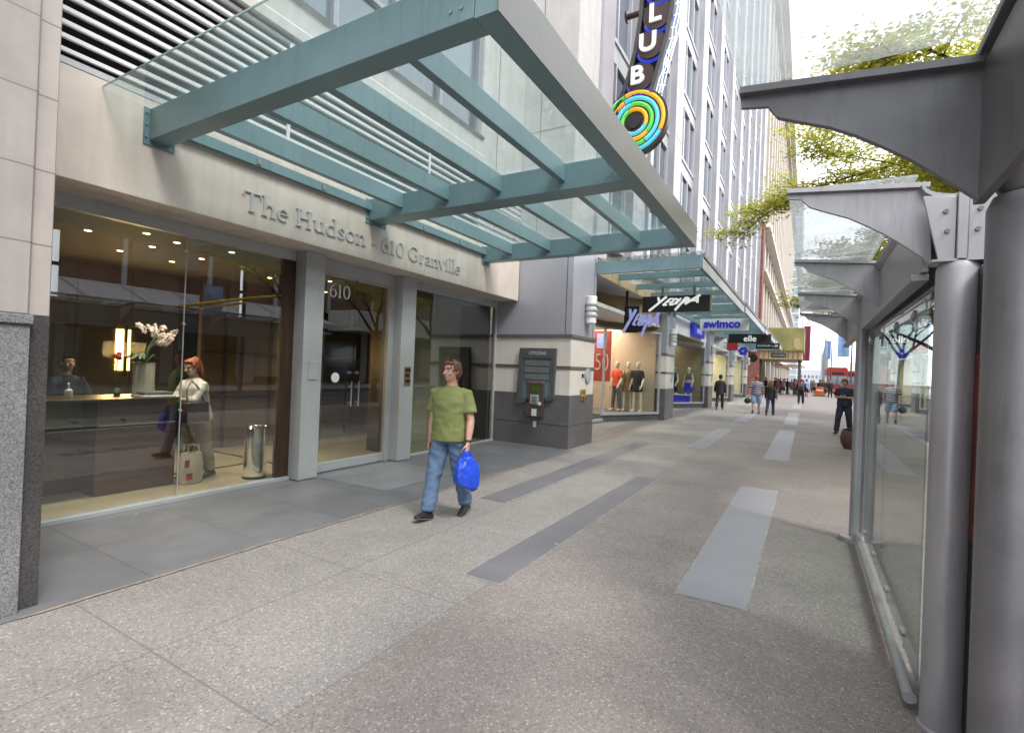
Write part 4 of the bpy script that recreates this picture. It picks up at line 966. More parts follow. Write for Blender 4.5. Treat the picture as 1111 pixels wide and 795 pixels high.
# ------------------------------------------------------------------ hanging signs
def hang_sign(name, lab, x0, x1, z0, z1, y, board, hangers, thick=.12, ztop=3.95):
    t = thing(name, lab, 'sign', ((x0 + x1) / 2, y, z0))
    b = MB(); b.box(x0, x1, y - thick / 2, y + thick / 2, z0, z1); b.build('board', board, t, .008)
    b = MB()
    for hx in hangers: b.box(hx - .03, hx + .03, y - .025, y + .025, z1 - .01, ztop)
    b.build('hanger', 'steel_dark', t)
    return t
def scrawl(t, y, x0, x1, z0, z1, m, kw_=.165):
    """slanted brush style name: Y E D I P A"""
    b = MB(); w = x1 - x0; h = z1 - z0; lay = [0]
    def st(u0, v0, u1, v1, wd):
        lay[0] += 1; yy = y - .004 - (lay[0] % 6) * .0008
        p = Vector((x0 + (u0 + .10 * v0 - .05) * w, yy, z0 + v0 * h)); q = Vector((x0 + (u1 + .10 * v1 - .05) * w, yy, z0 + v1 * h)); b.bar(p, q, wd * h, .006, (0, -1, 0))
    k = kw_
    st(.10, .98, .17, .55, k); st(.28, 1.0, .0, .0, k)                       # Y
    st(.36, .80, .26, .38, k * .8); st(.35, .82, .44, .84, k * .7); st(.32, .62, .40, .64, k * .6); st(.27, .40, .35, .42, k * .7)   # E
    st(.48, .84, .40, .42, k * .8); st(.48, .84, .56, .74, k * .8); st(.56, .74, .50, .48, k * .8); st(.50, .46, .40, .42, k * .8)  # D
    st(.60, .86, .53, .44, k * .8)                                           # I
    st(.70, .90, .56, .02, k); st(.70, .90, .78, .80, k * .8); st(.78, .80, .65, .52, k * .8)  # P
    st(.72, .44, .97, 1.05, k); st(.92, 1.02, .97, .50, k); st(.80, .66, .95, .68, k * .8)  # A
    return b.build('lettering', m, t, smooth=False)
t = hang_sign('hanging_sign', 'black hanging sign board with white slanted brush lettering below the first shop canopy', -3.86, -2.12, 3.27, 3.69, 13.5, 'black_sign', (-3.35, -2.55))
scrawl(t, 13.44, -3.62, -2.42, 3.30, 3.67, 'sign_white')
b = MB(); b.box(-2.155, -2.115, 13.436, 13.439, 3.28, 3.68); b.build('gold_edge', 'gold', t)
# lilac letters on a black angled plate
t = thing('shop_sign', 'lilac cut-out lettering on a black plate above the first shop window', 'sign', (-4.2, 14.2, 3.0))
b = MB(); b.box(-4.62, -4.20, 14.28, 14.34, 2.80, 3.55); b.box(-4.2, -3.95, 14.29, 14.34, 2.82, 3.1); b.box(-4.60, -4.52, 14.29, 14.33, 3.5, 4.0); b.build('plate', 'black_sign', t)
o = scrawl(t, 14.25, -4.58, -3.62, 2.78, 3.52, 'sign_lilac', .105)
for v in o.data.vertices:
    s_ = v.co.x; v.co.z -= .20 * (s_ + .38); v.co.y += 0.0
# swimco
t = hang_sign('hanging_sign', 'white hanging sign with bold blue lettering reading swimco', -3.80, -2.02, 3.47, 3.93, 21.6, 'white', (-3.4, -2.4), .10, 4.0)
put_text('swimco', .44, .02, 'sign_blue', t, (-2.98, 21.53, 3.72), '-y', 'lettering', .016, 0, 1.0)
t = thing('fascia_sign', 'solid blue sign box reading swimco on the white fascia of the swimwear shop', 'sign', (-4.35, 24, 3.4))
b = MB(); b.box(-4.50, -4.34, 23.2, 25.9, 3.42, 3.98); b.build('box', 'sign_blue', t, .01)
b = MB(); b.box(-4.60, -4.502, 20.2, 27.4, 3.30, 4.06); b.build('fascia_board', 'white', t)
put_text('swimco', .40, .01, 'sign_lilac', t, (-4.335, 24.55, 3.68), '+x', 'lettering', .01)
t = hang_sign('hanging_sign', 'black hanging sign reading elle in white below the third canopy', -3.8, -1.70, 3.50, 4.0, 30.2, 'black_sign', (-3.3, -2.2), .10, 4.05)
put_text('elle', .46, .02, 'sign_white', t, (-2.72, 30.14, 3.74), '-y', 'lettering', .004)
t = hang_sign('hanging_sign', 'long dark blue hanging sign with small pale lettering behind the black one', -3.05, -1.62, 3.62, 4.02, 38, 'navy_cloth', (-2.8, -1.9), .1, 4.1)
b = MB(); rs = random.Random(3); x = -2.95
while x < -1.75:
    w = rs.uniform(.03, .07); b.box(x, x + w, 37.93, 37.945, 3.76, 3.76 + rs.uniform(.08, .14)); x += w + .03
b.build('lettering', 'paper', t)
t = hang_sign('hanging_sign', 'small black framed pale hanging sign, the farthest of the hanging signs', -2.62, -1.50, 3.38, 3.76, 47, 'black_sign', (-2.4, -1.7), .1, 4.1)
b = MB(); b.box(-2.55, -1.57, 46.94, 46.95, 3.46, 3.68); b.build('face', 'slatglass', t)
# small round blade signs on the far shop fronts
for y, m_, z, lab in ((33.5, 'red', 3.6, 'dark red square blade sign above the shop behind the man in the suit'), (39.2, 'sign_blue', 3.5, 'blue flower shaped blade sign on the shop fronts'), (47.5, 'black_sign', 3.3, 'round black blade sign near the far end of the shop fronts')):
    t = thing('blade_sign', lab, 'sign', (-4.1, y, z - .4))
    b = MB()
    if m_ == 'red': b.box(-4.28, -3.68, y - .05, y + .05, z - .35, z + .35)
    elif m_ == 'sign_blue':
        for q in range(6): b.cyl((-3.95 + .2 * math.cos(q * 1.047), y - .04 - .002 * q, z + .2 * math.sin(q * 1.047)), (-3.95 + .2 * math.cos(q * 1.047), y + .04 + .002 * q, z + .2 * math.sin(q * 1.047)), .13, n=14)
    else: b.cyl((-3.98, y - .05, z), (-3.98, y + .05, z), .34, n=24)
    b.build('face', m_, t)
    b = MB(); b.box(-4.5, -4.2, y - .02, y + .02, z + .1, z + .14); b.build('bracket', 'steel_dark', t)

# ------------------------------------------------------------------ club blade sign
CY = 12.6; SC = CY / 12.0
def cw(px_, pz_): return Vector((px_ * SC, CY, CAMZ + (pz_ - CAMZ) * SC))
t = thing('club_sign', 'tall curved neon blade sign with white letters on brown discs and a coloured spiral', 'sign', (-3.8, CY, 7.5))
cs = cw(-3.80, 7.69); R0 = .84
b = MB(); b.cyl(cs + Vector((0, .14, 0)), cs + Vector((0, -.06, 0)), R0, n=48); b.build('spiral_back', 'sign_brown', t)
cols = {'y': MB(), 'g': MB(), 'c': MB()}
def ring(r, segs):
    for a0, a1, c in segs:
        pts = [cs + Vector((r * math.cos(R(a0 + (a1 - a0) * i / 20)), -.085, r * math.sin(R(a0 + (a1 - a0) * i / 20)))) for i in range(21)]
        cols[c].tube(pts, .052, 8, side=(0, 1, 0))
ring(.73, [(-25, 110, 'y'), (112, 200, 'g'), (-110, -27, 'c'), (202, 248, 'y')])
ring(.59, [(-60, 115, 'c'), (117, 205, 'y'), (-150, -62, 'g')])
ring(.45, [(-40, 100, 'g'), (102, 230, 'c'), (-128, -42, 'y')])
ring(.31, [(-20, 110, 'y'), (112, 220, 'g'), (-138, -22, 'c')])
for kk, mm, nm in (('y', 'neon_y', 'amber_tube'), ('g', 'neon_g', 'green_tube'), ('c', 'neon_c', 'cyan_tube')): cols[kk].build(nm, mm, t)
b = MB(); b.cyl(cs + Vector((0, -.02, 0)), cs + Vector((0, -.10, 0)), .17, n=24); b.build('spiral_eye', 'dark', t)
discs = [((-3.70, 8.74), 'B'), ((-3.475, 9.47), 'U'), ((-3.33, 10.13), 'L'), ((-3.30, 10.80), 'C')]
for (x, z), ch in discs:
    c = cw(x, z); b = MB(); b.cyl(c + Vector((0, .08, 0)), c + Vector((0, -.10, 0)), .36, n=32); dsk = b.build('letter_disc', 'sign_brown', t)
    put_text(ch, .62, .05, 'sign_white', dsk, c + Vector((-.06, -.14, .02)), '-y', 'letter', .016, 0, 1.05)
    for rr, dz in ((.36, -.06), (.36, -.11)):
        arcm = MB(); arcm.tube([c + Vector((.02 + rr * math.cos(R(a)), -.09, dz + rr * math.sin(R(a)))) for a in range(200, 361, 10)], .022, 6, side=(0, 1, 0)); arcm.build('neon_arc', 'neon_b', dsk)
left = [(-4.28, 7.95), (-4.17, 8.25), (-3.98, 8.75), (-3.83, 9.4), (-3.73, 10.2), (-3.70, 11.2)]
right = [(-3.42, 8.28), (-3.28, 8.8), (-3.10, 9.5), (-2.99, 10.2), (-2.96, 11.2)]
for pts in (left, right):
    b = MB(); P_ = [cw(*p) for p in pts]
    for i in range(len(P_) - 1): b.bar(P_[i], P_[i + 1], .10, .26, (0, 1, 0))
    b.build('side_rail', 'sign_rail', t)
b = MB(); P_ = [cw(*p) for p in left]; Q_ = [cw(*p) for p in right]
LL = [P_[i] for i in range(len(P_))]; QQ = [Q_[0], Q_[0], Q_[1], Q_[2], Q_[3], Q_[4]]
for i in range(len(LL) - 1):
    for sgn in (.10, .06):
        pass
    b.bm.faces.new([b.bm.verts.new(v + Vector((0, .11, 0))) for v in (LL[i], LL[i + 1], QQ[i + 1], QQ[i])]) if (LL[i] - QQ[i]).length > .01 else None
b.build('backing', 'sign_rail', t)
b = MB(); rs = random.Random(9)
for off in (.10, .17, .24):
    pts = []
    for i in range(13):
        f = i / 12 * (len(right) - 1); i0 = min(int(f), len(right) - 2); u = f - i0
        p = Vector((right[i0][0] * (1 - u) + right[i0 + 1][0] * u + off, 0, right[i0][1] * (1 - u) + right[i0 + 1][1] * u)); c = cw(p.x + rs.uniform(-.02, .02), p.z); c.y = CY - .03
        pts.append(c)
    b.tube(pts, .012, 6, side=(0, 1, 0))
for i in range(11):
    z = 8.2 + i * .26; f = max(0, min(1, (z - 8.28) / 2.9)); x = -3.32 + .42 * f ** .6
    c = cw(x, z); c.y = CY - .03; b.tube([c, c + Vector((.16, 0, rs.uniform(-.03, .03)))], .010, 5, side=(0, 1, 0))
b.build('blue_white_neon', 'neon_w', t)
b = MB(); c = cw(-4.05, 10.35)
b.tube([(-4.28, CY, c.z), (-3.72, CY, c.z)], .07, 12); b.tube([(-4.33, CY, c.z), (-4.28, CY, c.z)], .15, 14)
b.tube([(-4.28, CY, cw(0, 8.0).z), (-3.9, CY, cw(0, 8.0).z)], .06, 12); b.build('bracket', 'sign_brown', t)

# ------------------------------------------------------------------ bus shelter
sh = thing('bus_shelter', 'grey steel bus shelter with winged glass roof along the right of the pavement', 'bus shelter', (.6, 4.5, 0))
def rib(prof, y, mx=None, th=.018):
    p = [(x, z) for x, z in prof]
    if mx is not None: p = [(2 * mx - x, z) for x, z in p]
    b = MB(); b.prism(p, 'y', y - th / 2, y + th / 2)
    # flange along the top
    (x0, z0), (x1, z1) = p[0], p[-1]
    b.bar((x0, y, z0 + .012), (x1, y, z1 + .012), .085, .024)
    # rolled lower edge flange
    for i in range(2, len(p) - 2): b.bar((p[i][0], y, p[i][1]), (p[i + 1][0], y, p[i + 1][1]), .028, .008)
    return b
RP1 = [(-.25, 2.695), (-.245, 2.655), (-.15, 2.64), (-.12, 2.597), (-.05, 2.567), (.04, 2.53), (.12, 2.485), (.20, 2.43), (.27, 2.378), (.33, 2.325), (.40, 2.262), (.44, 2.225), (.44, 2.63)]
RP2 = [(-.13, 2.69), (-.128, 2.665), (-.055, 2.652), (-.015, 2.608), (.07, 2.57), (.163, 2.53), (.25, 2.478), (.327, 2.425), (.39, 2.376), (.444, 2.329), (.49, 2.29), (.52, 2.245), (.50, 2.635)]
rib(RP1, 2.06).build('roof_rib', 'steel_dark', sh)
for y in (3.25, 5.18, 7.08, 9.3): rib(RP2, y).build('roof_rib', 'steel', sh)
for y in (3.25, 5.18, 7.08, 9.3): rib(RP2, y, .617).build('roof_rib', 'steel', sh)
def beam(a, c, z0, z1, w, nm, m_):
    b = MB(); b.bar((a[0], a[1], (z0 + z1) / 2), (c[0], c[1], (z0 + z1) / 2), w, z1 - z0); return b.build(nm, m_, sh, .004)
beam((.425, .6), (.452, 2.12), 2.225, 2.64, .03, 'gutter_beam', 'steel_dark'); beam((.505, 3.3), (.525, 9.6), 2.225, 2.64, .03, 'gutter_beam', 'steel')
beam((.735, 3.3), (.735, 9.6), 2.225, 2.62, .03, 'gutter_beam', 'steel')
beam((.49, 3.33), (.515, 9.6), 2.185, 2.222, .075, 'gutter_lip', 'steel'); beam((.42, .6), (.455, 2.1), 2.655, 2.685, .07, 'gutter_lip', 'steel_dark')
b = MB()  # U shaped gutter trough
n = 12
prof = [(.617 + .145 * math.cos(R(180 + 180 * i / n)), 2.637 - .062 * math.sin(R(180 * i / n))) for i in range(n + 1)]
prof2 = [(.617 + .158 * math.cos(R(180 + 180 * i / n)), 2.637 - .088 * math.sin(R(180 * i / n))) for i in range(n + 1)]
for i in range(n):
    b.prism([prof[i], prof[i + 1], prof2[i + 1], prof2[i]], 'y', 3.17, 9.6)
b.build('gutter_trough', 'steel', sh)
# column with bolted head plates
def column(x, y, r, m_, head=True):
    b = MB(); b.tube([(x, y, 0), (x, y, 2.20), (x, y, 2.235)], [r, r, r * .86], 32); c = b.build('column', m_, sh)
    b = MB(); b.lathe([(r * 1.12, 0), (r * 1.12, .02), (r * 1.02, .03)], (x, y, 0)); b.build('base_plate', m_, c)
    if head:
        for s in (-1, 1):
            b = MB(); b.prism([(x + s * .022, 2.245), (x + s * .085, 2.245), (x + s * .15, 2.56), (x + s * .022, 2.545)], 'y', y - .055, y - .04); b.build('head_plate', 'steel', c, .003)
            b = MB()
            for px_, pz_ in ((.062, 2.475), (.055, 2.38)): b.cyl((x + s * px_, y - .056, pz_), (x + s * px_, y - .066, pz_), .011, n=6)
            b.build('bolt', 'steel_dark', c)
        b = MB(); b.box(x - .02, x + .02, y - .07, y + .03, 2.235, 2.56); b.build('spine', 'steel', c, .004)
        b = MB(); b.box(x - .11, x + .16, y - .07, y + .07, 2.236, 2.246); b.build('cap_plate', 'steel', c)
    return c
column(.607, 3.16, .083, 'steel')
column(.565, 2.10, .098, 'steel_dark', False)
b = MB(); b.lathe([(.05, 2.23), (.075, 2.27), (.09, 2.6)], (.555, 2.1, 0)); b.build('column_neck', 'steel_dark', sh)
b = MB(); b.tube([(.475, 6.38, 0), (.475, 6.38, 2.22)], .045, 20); p_ = b.build('post', 'steel', sh)
b = MB(); b.tube([(.555, 6.44, 0), (.555, 6.44, 2.22)], .035, 16); b.build('inner_tube', 'steel', p_)
b = MB(); b.lathe([(.12, .0), (.12, .045), (.11, .055)], (.46, 6.37, 0)); b.build('foot', 'steel', p_)
b = MB(); b.tube([(.50, 3.25, .075), (.50, 6.38, .075)], .031, 16); b.build('bottom_rail', 'steel', sh)
b = MB(); b.tube([(.545, 3.3, 2.14), (.545, 6.4, 2.14)], .012, 10); b.build('top_rail', 'steel_dark', sh)
for y0, y1 in ((3.33, 4.86), (4.87, 6.36)):
    b = MB(); b.box(.535, .545, y0, y1, .13, 2.12); b.build('glass_panel', 'glass_shelter', sh)
for y in (3.75, 4.45, 5.3, 6.0):
    for z in (.20, 2.06):
        b = MB(); b.cyl((.526, y, z), (.554, y, z), .022, n=16); b.cyl((.526, y + .06, z - .015), (.554, y + .06, z - .015), .022, n=16); b.cyl((.548, y + .03, z - .10), (.548, y + .03, z - .01), .008, n=8); b.build('glass_clamp', 'steel', sh)
for y0, y1, x0 in ((.7, 2.03, -.25), (3.28, 5.15, -.125), (5.21, 7.05, -.125), (7.11, 9.27, -.125)):
    b = MB(); b.box(x0, .46, y0, y1, 2.716, 2.726); b.build('roof_glass', 'glass_roof', sh)
    if y0 > 2: b = MB(); b.box(.78, 1.36, y0, y1, 2.716, 2.726); b.build('roof_glass', 'glass_roof', sh)
# poster case between the two columns
pc = thing('poster_case', 'dark upright poster case between the two nearest shelter columns', 'poster case', (.74, 2.7, 0))
b = MB(); b.box(.672, .80, 2.24, 3.62, .06, 2.2); b.build('case', 'dark', pc, .006)
b = MB(); b.box(.669, .6715, 2.30, 3.5, .95, 1.8); b.build('poster', 'ad_red', pc)
b = MB(); b.box(.660, .6718, 3.58, 3.62, .06, 2.2); b.build('edge_trim', 'steel', pc)
b = MB(); b.box(.72, .78, 2.4, 3.4, 0, .06); b.build('feet', 'steel_dark', pc)

# ------------------------------------------------------------------ beyond: brick pier, department store, towers
t = thing('brick_pier', 'narrow red brick pier at the end of the glass canopies', 'building', (-4.5, 56.5, 0))
b = MB(); b.box(-7, -4.12, 55.55, 57.3, 0, 17); b.build('brickwork', 'brick', t)
b = MB(); b.box(-7, -4.05, 55.5, 57.35, 17, 17.4); b.build('coping', 'pil_cream', t)
t = thing('department_store', 'long beige department store rising beyond the red brick pier', 'building', (-6, 100, 0))
b = MB(); b.box(-30, -5.0, 57.4, 170, 4.6, 52); b.build('wall', 'beige', t)
b = MB()
for i in range(24): b.box(-5.0, -4.45, 57.6 + i * 4.7, 59.2 + i * 4.7, 4.6, 50)
b.build('pilasters', 'beige', t)
b = MB()
for z, dx in ((4.4, .5), (12.5, .55), (17.0, .75), (44.0, .5), (50.0, .9)): b.box(-5.0, -4.45 + dx, 57.4, 170, z, z + .45)
b.build('cornice', 'pil_cream', t)
for i in range(23):
    w = MB()
    for zz in (5.4, 13.4, 18.2, 22.6, 27, 31.4, 35.8, 40.2): w.box(-5.0, -4.94, 59.5 + i * 4.7, 61.9 + i * 4.7, zz, zz + 2.9)
    wo = w.build('window', 'beige_dark', t)
    w = MB()
    for zz in (5.4, 13.4, 18.2, 22.6, 27, 31.4, 35.8, 40.2): w.box(-4.94, -4.90, 60.65 + i * 4.7, 60.75 + i * 4.7, zz, zz + 2.9)
    w.build('mullion', 'frame_white', wo)
b = MB(); b.box(-9, -8.9, 57.4, 170, 0, 4.4); b.build('shopfront', 'beige_dark', t)
for i in range(12):
    b = MB(); b.box(-5.0, -4.3, 57.6 + i * 9.4, 59.0 + i * 9.4, 0, 4.4); b.build('pier', 'beige', t)
for i in range(8):
    b = MB(); b.box(-8.88, -8.8, 60 + i * 7.5, 64.5 + i * 7.5, .5, 3.4); b.build('lit_window', 'wood_tan', t)
t = thing('store_marquee', 'boxy olive marquee with a gold soffit projecting over the far pavement', 'canopy', (-1.7, 58, 3.3))
b = MB(); b.box(-4.5, -.30, 55.6, 66, 4.35, 6.6); b.build('fascia', 'olive', t, .02)
b = MB(); b.box(-4.5, -.45, 55.8, 65.8, 3.55, 4.35); b.build('soffit', 'gold', t, .02)
b = MB(); b.box(-1.2, -.7, 55.55, 55.59, 4.6, 5.6); b.box(-1.05, -.5, 55.56, 55.595, 4.5, 5.1); b.build('painted_flower', 'gold', t)
b = MB()
for i in range(9): b.box(-4.2 + i * .42, -4.1 + i * .42, 55.77, 55.79, 3.6, 4.3)
b.build('soffit_ribs', 'wood_tan', t)
for x in (-4.2, -.8):
    b = MB(); b.box(x, x + .25, 57, 57.3, 0, 3.6); b.build('post', 'beige_dark', t)
t = thing('awning', 'white and red striped awning under the olive marquee', 'awning', (-1.3, 68, 2.9))
b = MB(); b.prism([(-3.4, 3.0), (-3.4, 3.3), (-.5, 3.3), (-.2, 3.0)], 'y', 67, 70); b.build('cloth', 'red', t)
b = MB(); b.box(-3.4, -.2, 66.9, 66.95, 3.02, 3.2); b.build('valance', 'white', t)
t = thing('glass_tower', 'pale blue grey tower far beyond the department store', 'building', (-8, 230, 0))
b = MB(); b.box(-22, -3.2, 205, 260, 0, 70); b.build('wall', 'tower', t)
b = MB()
for k in range(22): b.box(-22, -3.15, 204.9, 260, 3 + k * 3.1, 3.35 + k * 3.1)
b.build('floor_bands', 'opp_pale', t)
t = thing('spire_tower', 'thin dark spire on the skyline at the end of the street', 'tower', (10.2, 400, 0))
b = MB(); b.tube([(10.3, 400, 0), (10.3, 400, 19), (10.3, 400, 24), (10.3, 400, 33)], [1.9, 1.9, 1.0, .12], 8); b.build('spire', 'steel_dark', t)
b = MB(); b.box(7.7, 9.0, 399, 402, 0, 20); b.build('annex', 'tower', t)
for x, y, w, h, m_, lab in ((24, 330, 12, 12, 'opp_pale', 'low pale building closing the far end of the street'), (5, 420, 30, 9, 'opp_grey', 'low grey building on the far skyline')):
    t = thing('far_building', lab, 'building', (x, y, 0)); b = MB(); b.box(x - w / 2, x + w / 2, y, y + 15, -.1, h); b.build('wall', m_, t)
    b = MB(); [b.box(x - w / 2 + 1 + q * 2.4, x - w / 2 + 2.2 + q * 2.4, y - .06, y, 3, 5) for q in range(int(w / 2.4) - 1)]; b.build('windows', 'pane', t)

# banners on lamp posts
def banner_post(x, y, bx0, bx1, z0, z1, m_, lab, top):
    t = thing('banner_post', lab, 'banner', (x, y, 0))
    b = MB(); b.tube([(x, y, 0), (x, y, .9), (x, y, top)], [.13, .08, .055], 10); b.build('pole', 'steel_dark', t)
    b = MB(); n = 8
    for i in range(n):
        u0, u1 = i / n, (i + 1) / n
        f = lambda u: .06 * math.sin(u * 5)
        a0, a1 = bx0 + (bx1 - bx0) * u0, bx0 + (bx1 - bx0) * u1
        b.prism([(a0, y + f(u0)), (a1, y + f(u1)), (a1, y + f(u1) + .02), (a0, y + f(u0) + .02)], 'z', z0, z1)
    b.build('banner', m_, t)
    b = MB(); b.box(min(x, bx0), max(x, bx1), y - .02, y + .02, z1, z1 + .05); b.box(min(x, bx0), max(x, bx1), y - .02, y + .02, z0 - .05, z0); b.build('arm', 'steel_dark', t)
banner_post(3.75, 60, 2.55, 3.55, 4.1, 6.3, 'banner_blue', 'lamp post with a pale blue banner at the end of the street', 8.5)
banner_post(2.6, 75, 2.0, 2.5, 4.4, 6.6, 'banner_blue', 'thin post with a smaller pale blue banner, left of the other blue one', 7)
banner_post(3.6, 44, 3.1, 3.5, 3.6, 4.6, 'red', 'post with a small red banner just left of the shelter post', 8)
banner_post(-.7, 72, -.5, .25, 4.0, 8.2, 'banner_maroon', 'tall maroon banner beyond the olive marquee', 9)

# buses and orange barrier
def bus(x, y, w, h, lab):
    t = thing('bus', lab, 'bus', (x, y, -.14), 0, 'red buses at the end of the street'); z = -.14
    b = MB(); b.prism([(x - w / 2, z + .35), (x + w / 2, z + .35), (x + w / 2, z + h - .25), (x + w / 2 - .2, z + h), (x - w / 2 + .2, z + h), (x - w / 2, z + h - .25)], 'y', y, y + 10.5); b.build('body', 'red', t, .05)
    b = MB(); b.box(x - w / 2 + .12, x + w / 2 - .12, y - .03, y, z + 1.25, z + 2.5); b.build('windscreen', 'pane', t)
    b = MB(); b.box(x - .04, x + .04, y - .05, y - .03, z + 1.25, z + 2.5); b.build('wiper_pillar', 'dark', t)
    b = MB(); b.box(x - w / 2 - .02, x - w / 2, y + .6, y + 10, z + 1.4, z + 2.5); b.build('side_window', 'pane', t)
    b = MB(); b.box(x - .8, x + .8, y - .03, y, z + 2.7, z + 3.05); b.build('destination_blind', 'dark', t)
    for s in (-1, 1):
        b = MB(); b.cyl((x + s * (w / 2 - .25), y - .02, z + .75), (x + s * (w / 2 - .25), y - .05, z + .75), .13, n=12); b.build('headlight', 'sign_white', t)
        for yy in (1.8, 8.2):
            b = MB(); b.cyl((x + s * (w / 2 - .28), y + yy, z + .48), (x + s * (w / 2 + .01), y + yy, z + .48), .48, n=20); b.build('wheel', 'rubber', t)
    b = MB(); b.box(x - w / 2 + .1, x + w / 2 - .1, y - .08, y, z + .3, z + .55); b.build('bumper', 'orange', t)
bus(3.75, 86, 2.5, 3.75, 'red bus with a dark windscreen at the end of the street')
bus(6.35, 93, 2.5, 3.4, 'second red bus, partly behind the first and the blue banner')
t = thing('orange_barrier', 'bright orange plastic barrier standing among the distant pedestrians', 'barrier', (1.05, 62, 0))
b = MB(); b.prism([(.75, 0), (1.65, 0), (1.55, .95), (.85, .95)], 'y', 61.8, 62.2); b.build('body', 'orange', t, .03)
b = MB(); b.box(.55, 1.85, 61.6, 62.4, 0, .08); b.build('foot', 'rubber', t)
b = MB(); b.box(.9, 1.5, 61.78, 61.8, .55, .7); b.build('reflector', 'white', t)
t = thing('planter', 'round brown woven planter on the pavement behind the shelter post', 'planter', (1.0, 15, 0))
b = MB(); b.lathe([(.15, 0), (.22, .12), (.245, .26), (.22, .40), (.19, .46), (.17, .45), (.16, .38)], (1.0, 15, 0)); b.build('pot', 'wicker', t)
b = MB(); rs = random.Random(5)
for i in range(26):
    a = rs.random() * 6.28; l = rs.uniform(.1, .2); b.tube([(1.0, 15, .38), (1.0 + math.cos(a) * .1, 15 + math.sin(a) * .1, .40 + l * .5), (1.0 + math.cos(a) * .2, 15 + math.sin(a) * .2, .38 + l * .6)], [(.01, .003), (.02, .004), (.004, .002)], 6)
b.build('leaves', 'wicker', t)

# ------------------------------------------------------------------ opposite side of the street
t = thing('opposite_building', 'brown and grey shopping block across the street, seen mirrored in the lobby glass', 'building', (20, 20, 0))
b = MB(); b.box(19, 45, -60, 95, 5.2, 17); b.build('wall', 'opp_dark', t)
b = MB(); b.box(19.8, 20, -60, 95, 0, 5.2); b.build('shop_wall', 'wood_tan', t)
for i in range(30):
    y = -40 + i * 4.4
    w = MB(); w.box(18.95, 19, y, y + 4.1, 6.0, 9.6); wo = w.build('panel', 'opp_dark', t)
    if i % 3 == 0: w = MB(); w.box(18.9, 18.95, y + .3, y + 3.8, 6.6, 9.1); w.build('pane', 'pane', wo)
b = MB()
for i in range(31): b.box(18.85, 19.0, -40.15 + i * 4.4, -39.95 + i * 4.4, 5.2, 17)
b.build('fins', 'opp_grey', t)
b = MB(); b.prism([(19, 5.2), (15.8, 4.1), (15.8, 3.8), (19, 4.2)], 'y', -30, 24); b.build('marquee', 'opp_grey', t)
b = MB()
for i in range(22): b.prism([(19, 5.23), (15.75, 4.13), (15.75, 4.05), (19, 5.1)], 'y', -30 + i * 2.5, -29.9 + i * 2.5)
b.build('marquee_ribs', 'steel', t)
b = MB(); b.box(15.9, 19, 26, 70, 3.9, 5.4); b.box(16.2, 19.6, -30, 24, 3.45, 3.6); b.build('fascia', 'opp_pale', t)
b = MB()
for i in range(24): b.box(19.6, 19.75, -40 + i * 5, -39.4 + i * 5, 0, 5.2)
b.build('columns', 'opp_pale', t)
for i in range(16):
    b = MB(); b.box(19.7, 19.78, -34.5 + i * 6, -30.5 + i * 6, .4, 3.1); b.build('shop_window', 'pane' if i % 3 else 'shop_pale', t)
for y, lab in ((7.9, 'slim white lamp column across the street, mirrored at the left of the lobby window'), (15.3, 'slim white lamp column across the street, mirrored near the pillar')):
    t = thing('lamp_column', lab, 'street lamp', (12.6, y, 0))
    b = MB(); b.tube([(12.6, y, 0), (12.6, y, 3.6)], .07, 12); b.build('post', 'steel_dark', t)
    b = MB(); b.tube([(12.6, y, 3.62), (12.6, y, 6.2)], .10, 14); b.build('tube', 'tube_glow', t)
    b = MB(); b.cyl((12.6, y, 4.85), (12.6, y, 5.0), .12, n=14); b.build('collar', 'dark', t)
t = thing('trolley_boom', 'yellow trolley boom on a dark pole across the street, mirrored in the lobby window', 'pole', (11.6, 14.8, 0))
b = MB(); b.tube([(11.6, 14.8, 0), (11.6, 14.8, 6.0)], .09, 10); b.build('post', 'dark', t)
b = MB(); b.tube([(11.55, 11.8, 3.75), (11.55, 14.8, 4.5), (11.55, 18.2, 5.2)], .07, 8); b.tube([(11.5, 11.8, 3.5), (11.5, 14.8, 4.3)], .05, 8); b.build('boom', 'yellow', t)
t = thing('blue_street_banner', 'tall blue banner across the street, mirrored in the lobby window', 'banner', (12.4, 13.2, 0))
b = MB(); b.tube([(12.4, 13.2, 0), (12.4, 13.2, 5.2)], .07, 10); b.build('pole', 'dark', t)
b = MB(); b.box(12.38, 12.42, 13.3, 14.2, 3.0, 5.0); b.build('cloth', 'banner_blue', t)

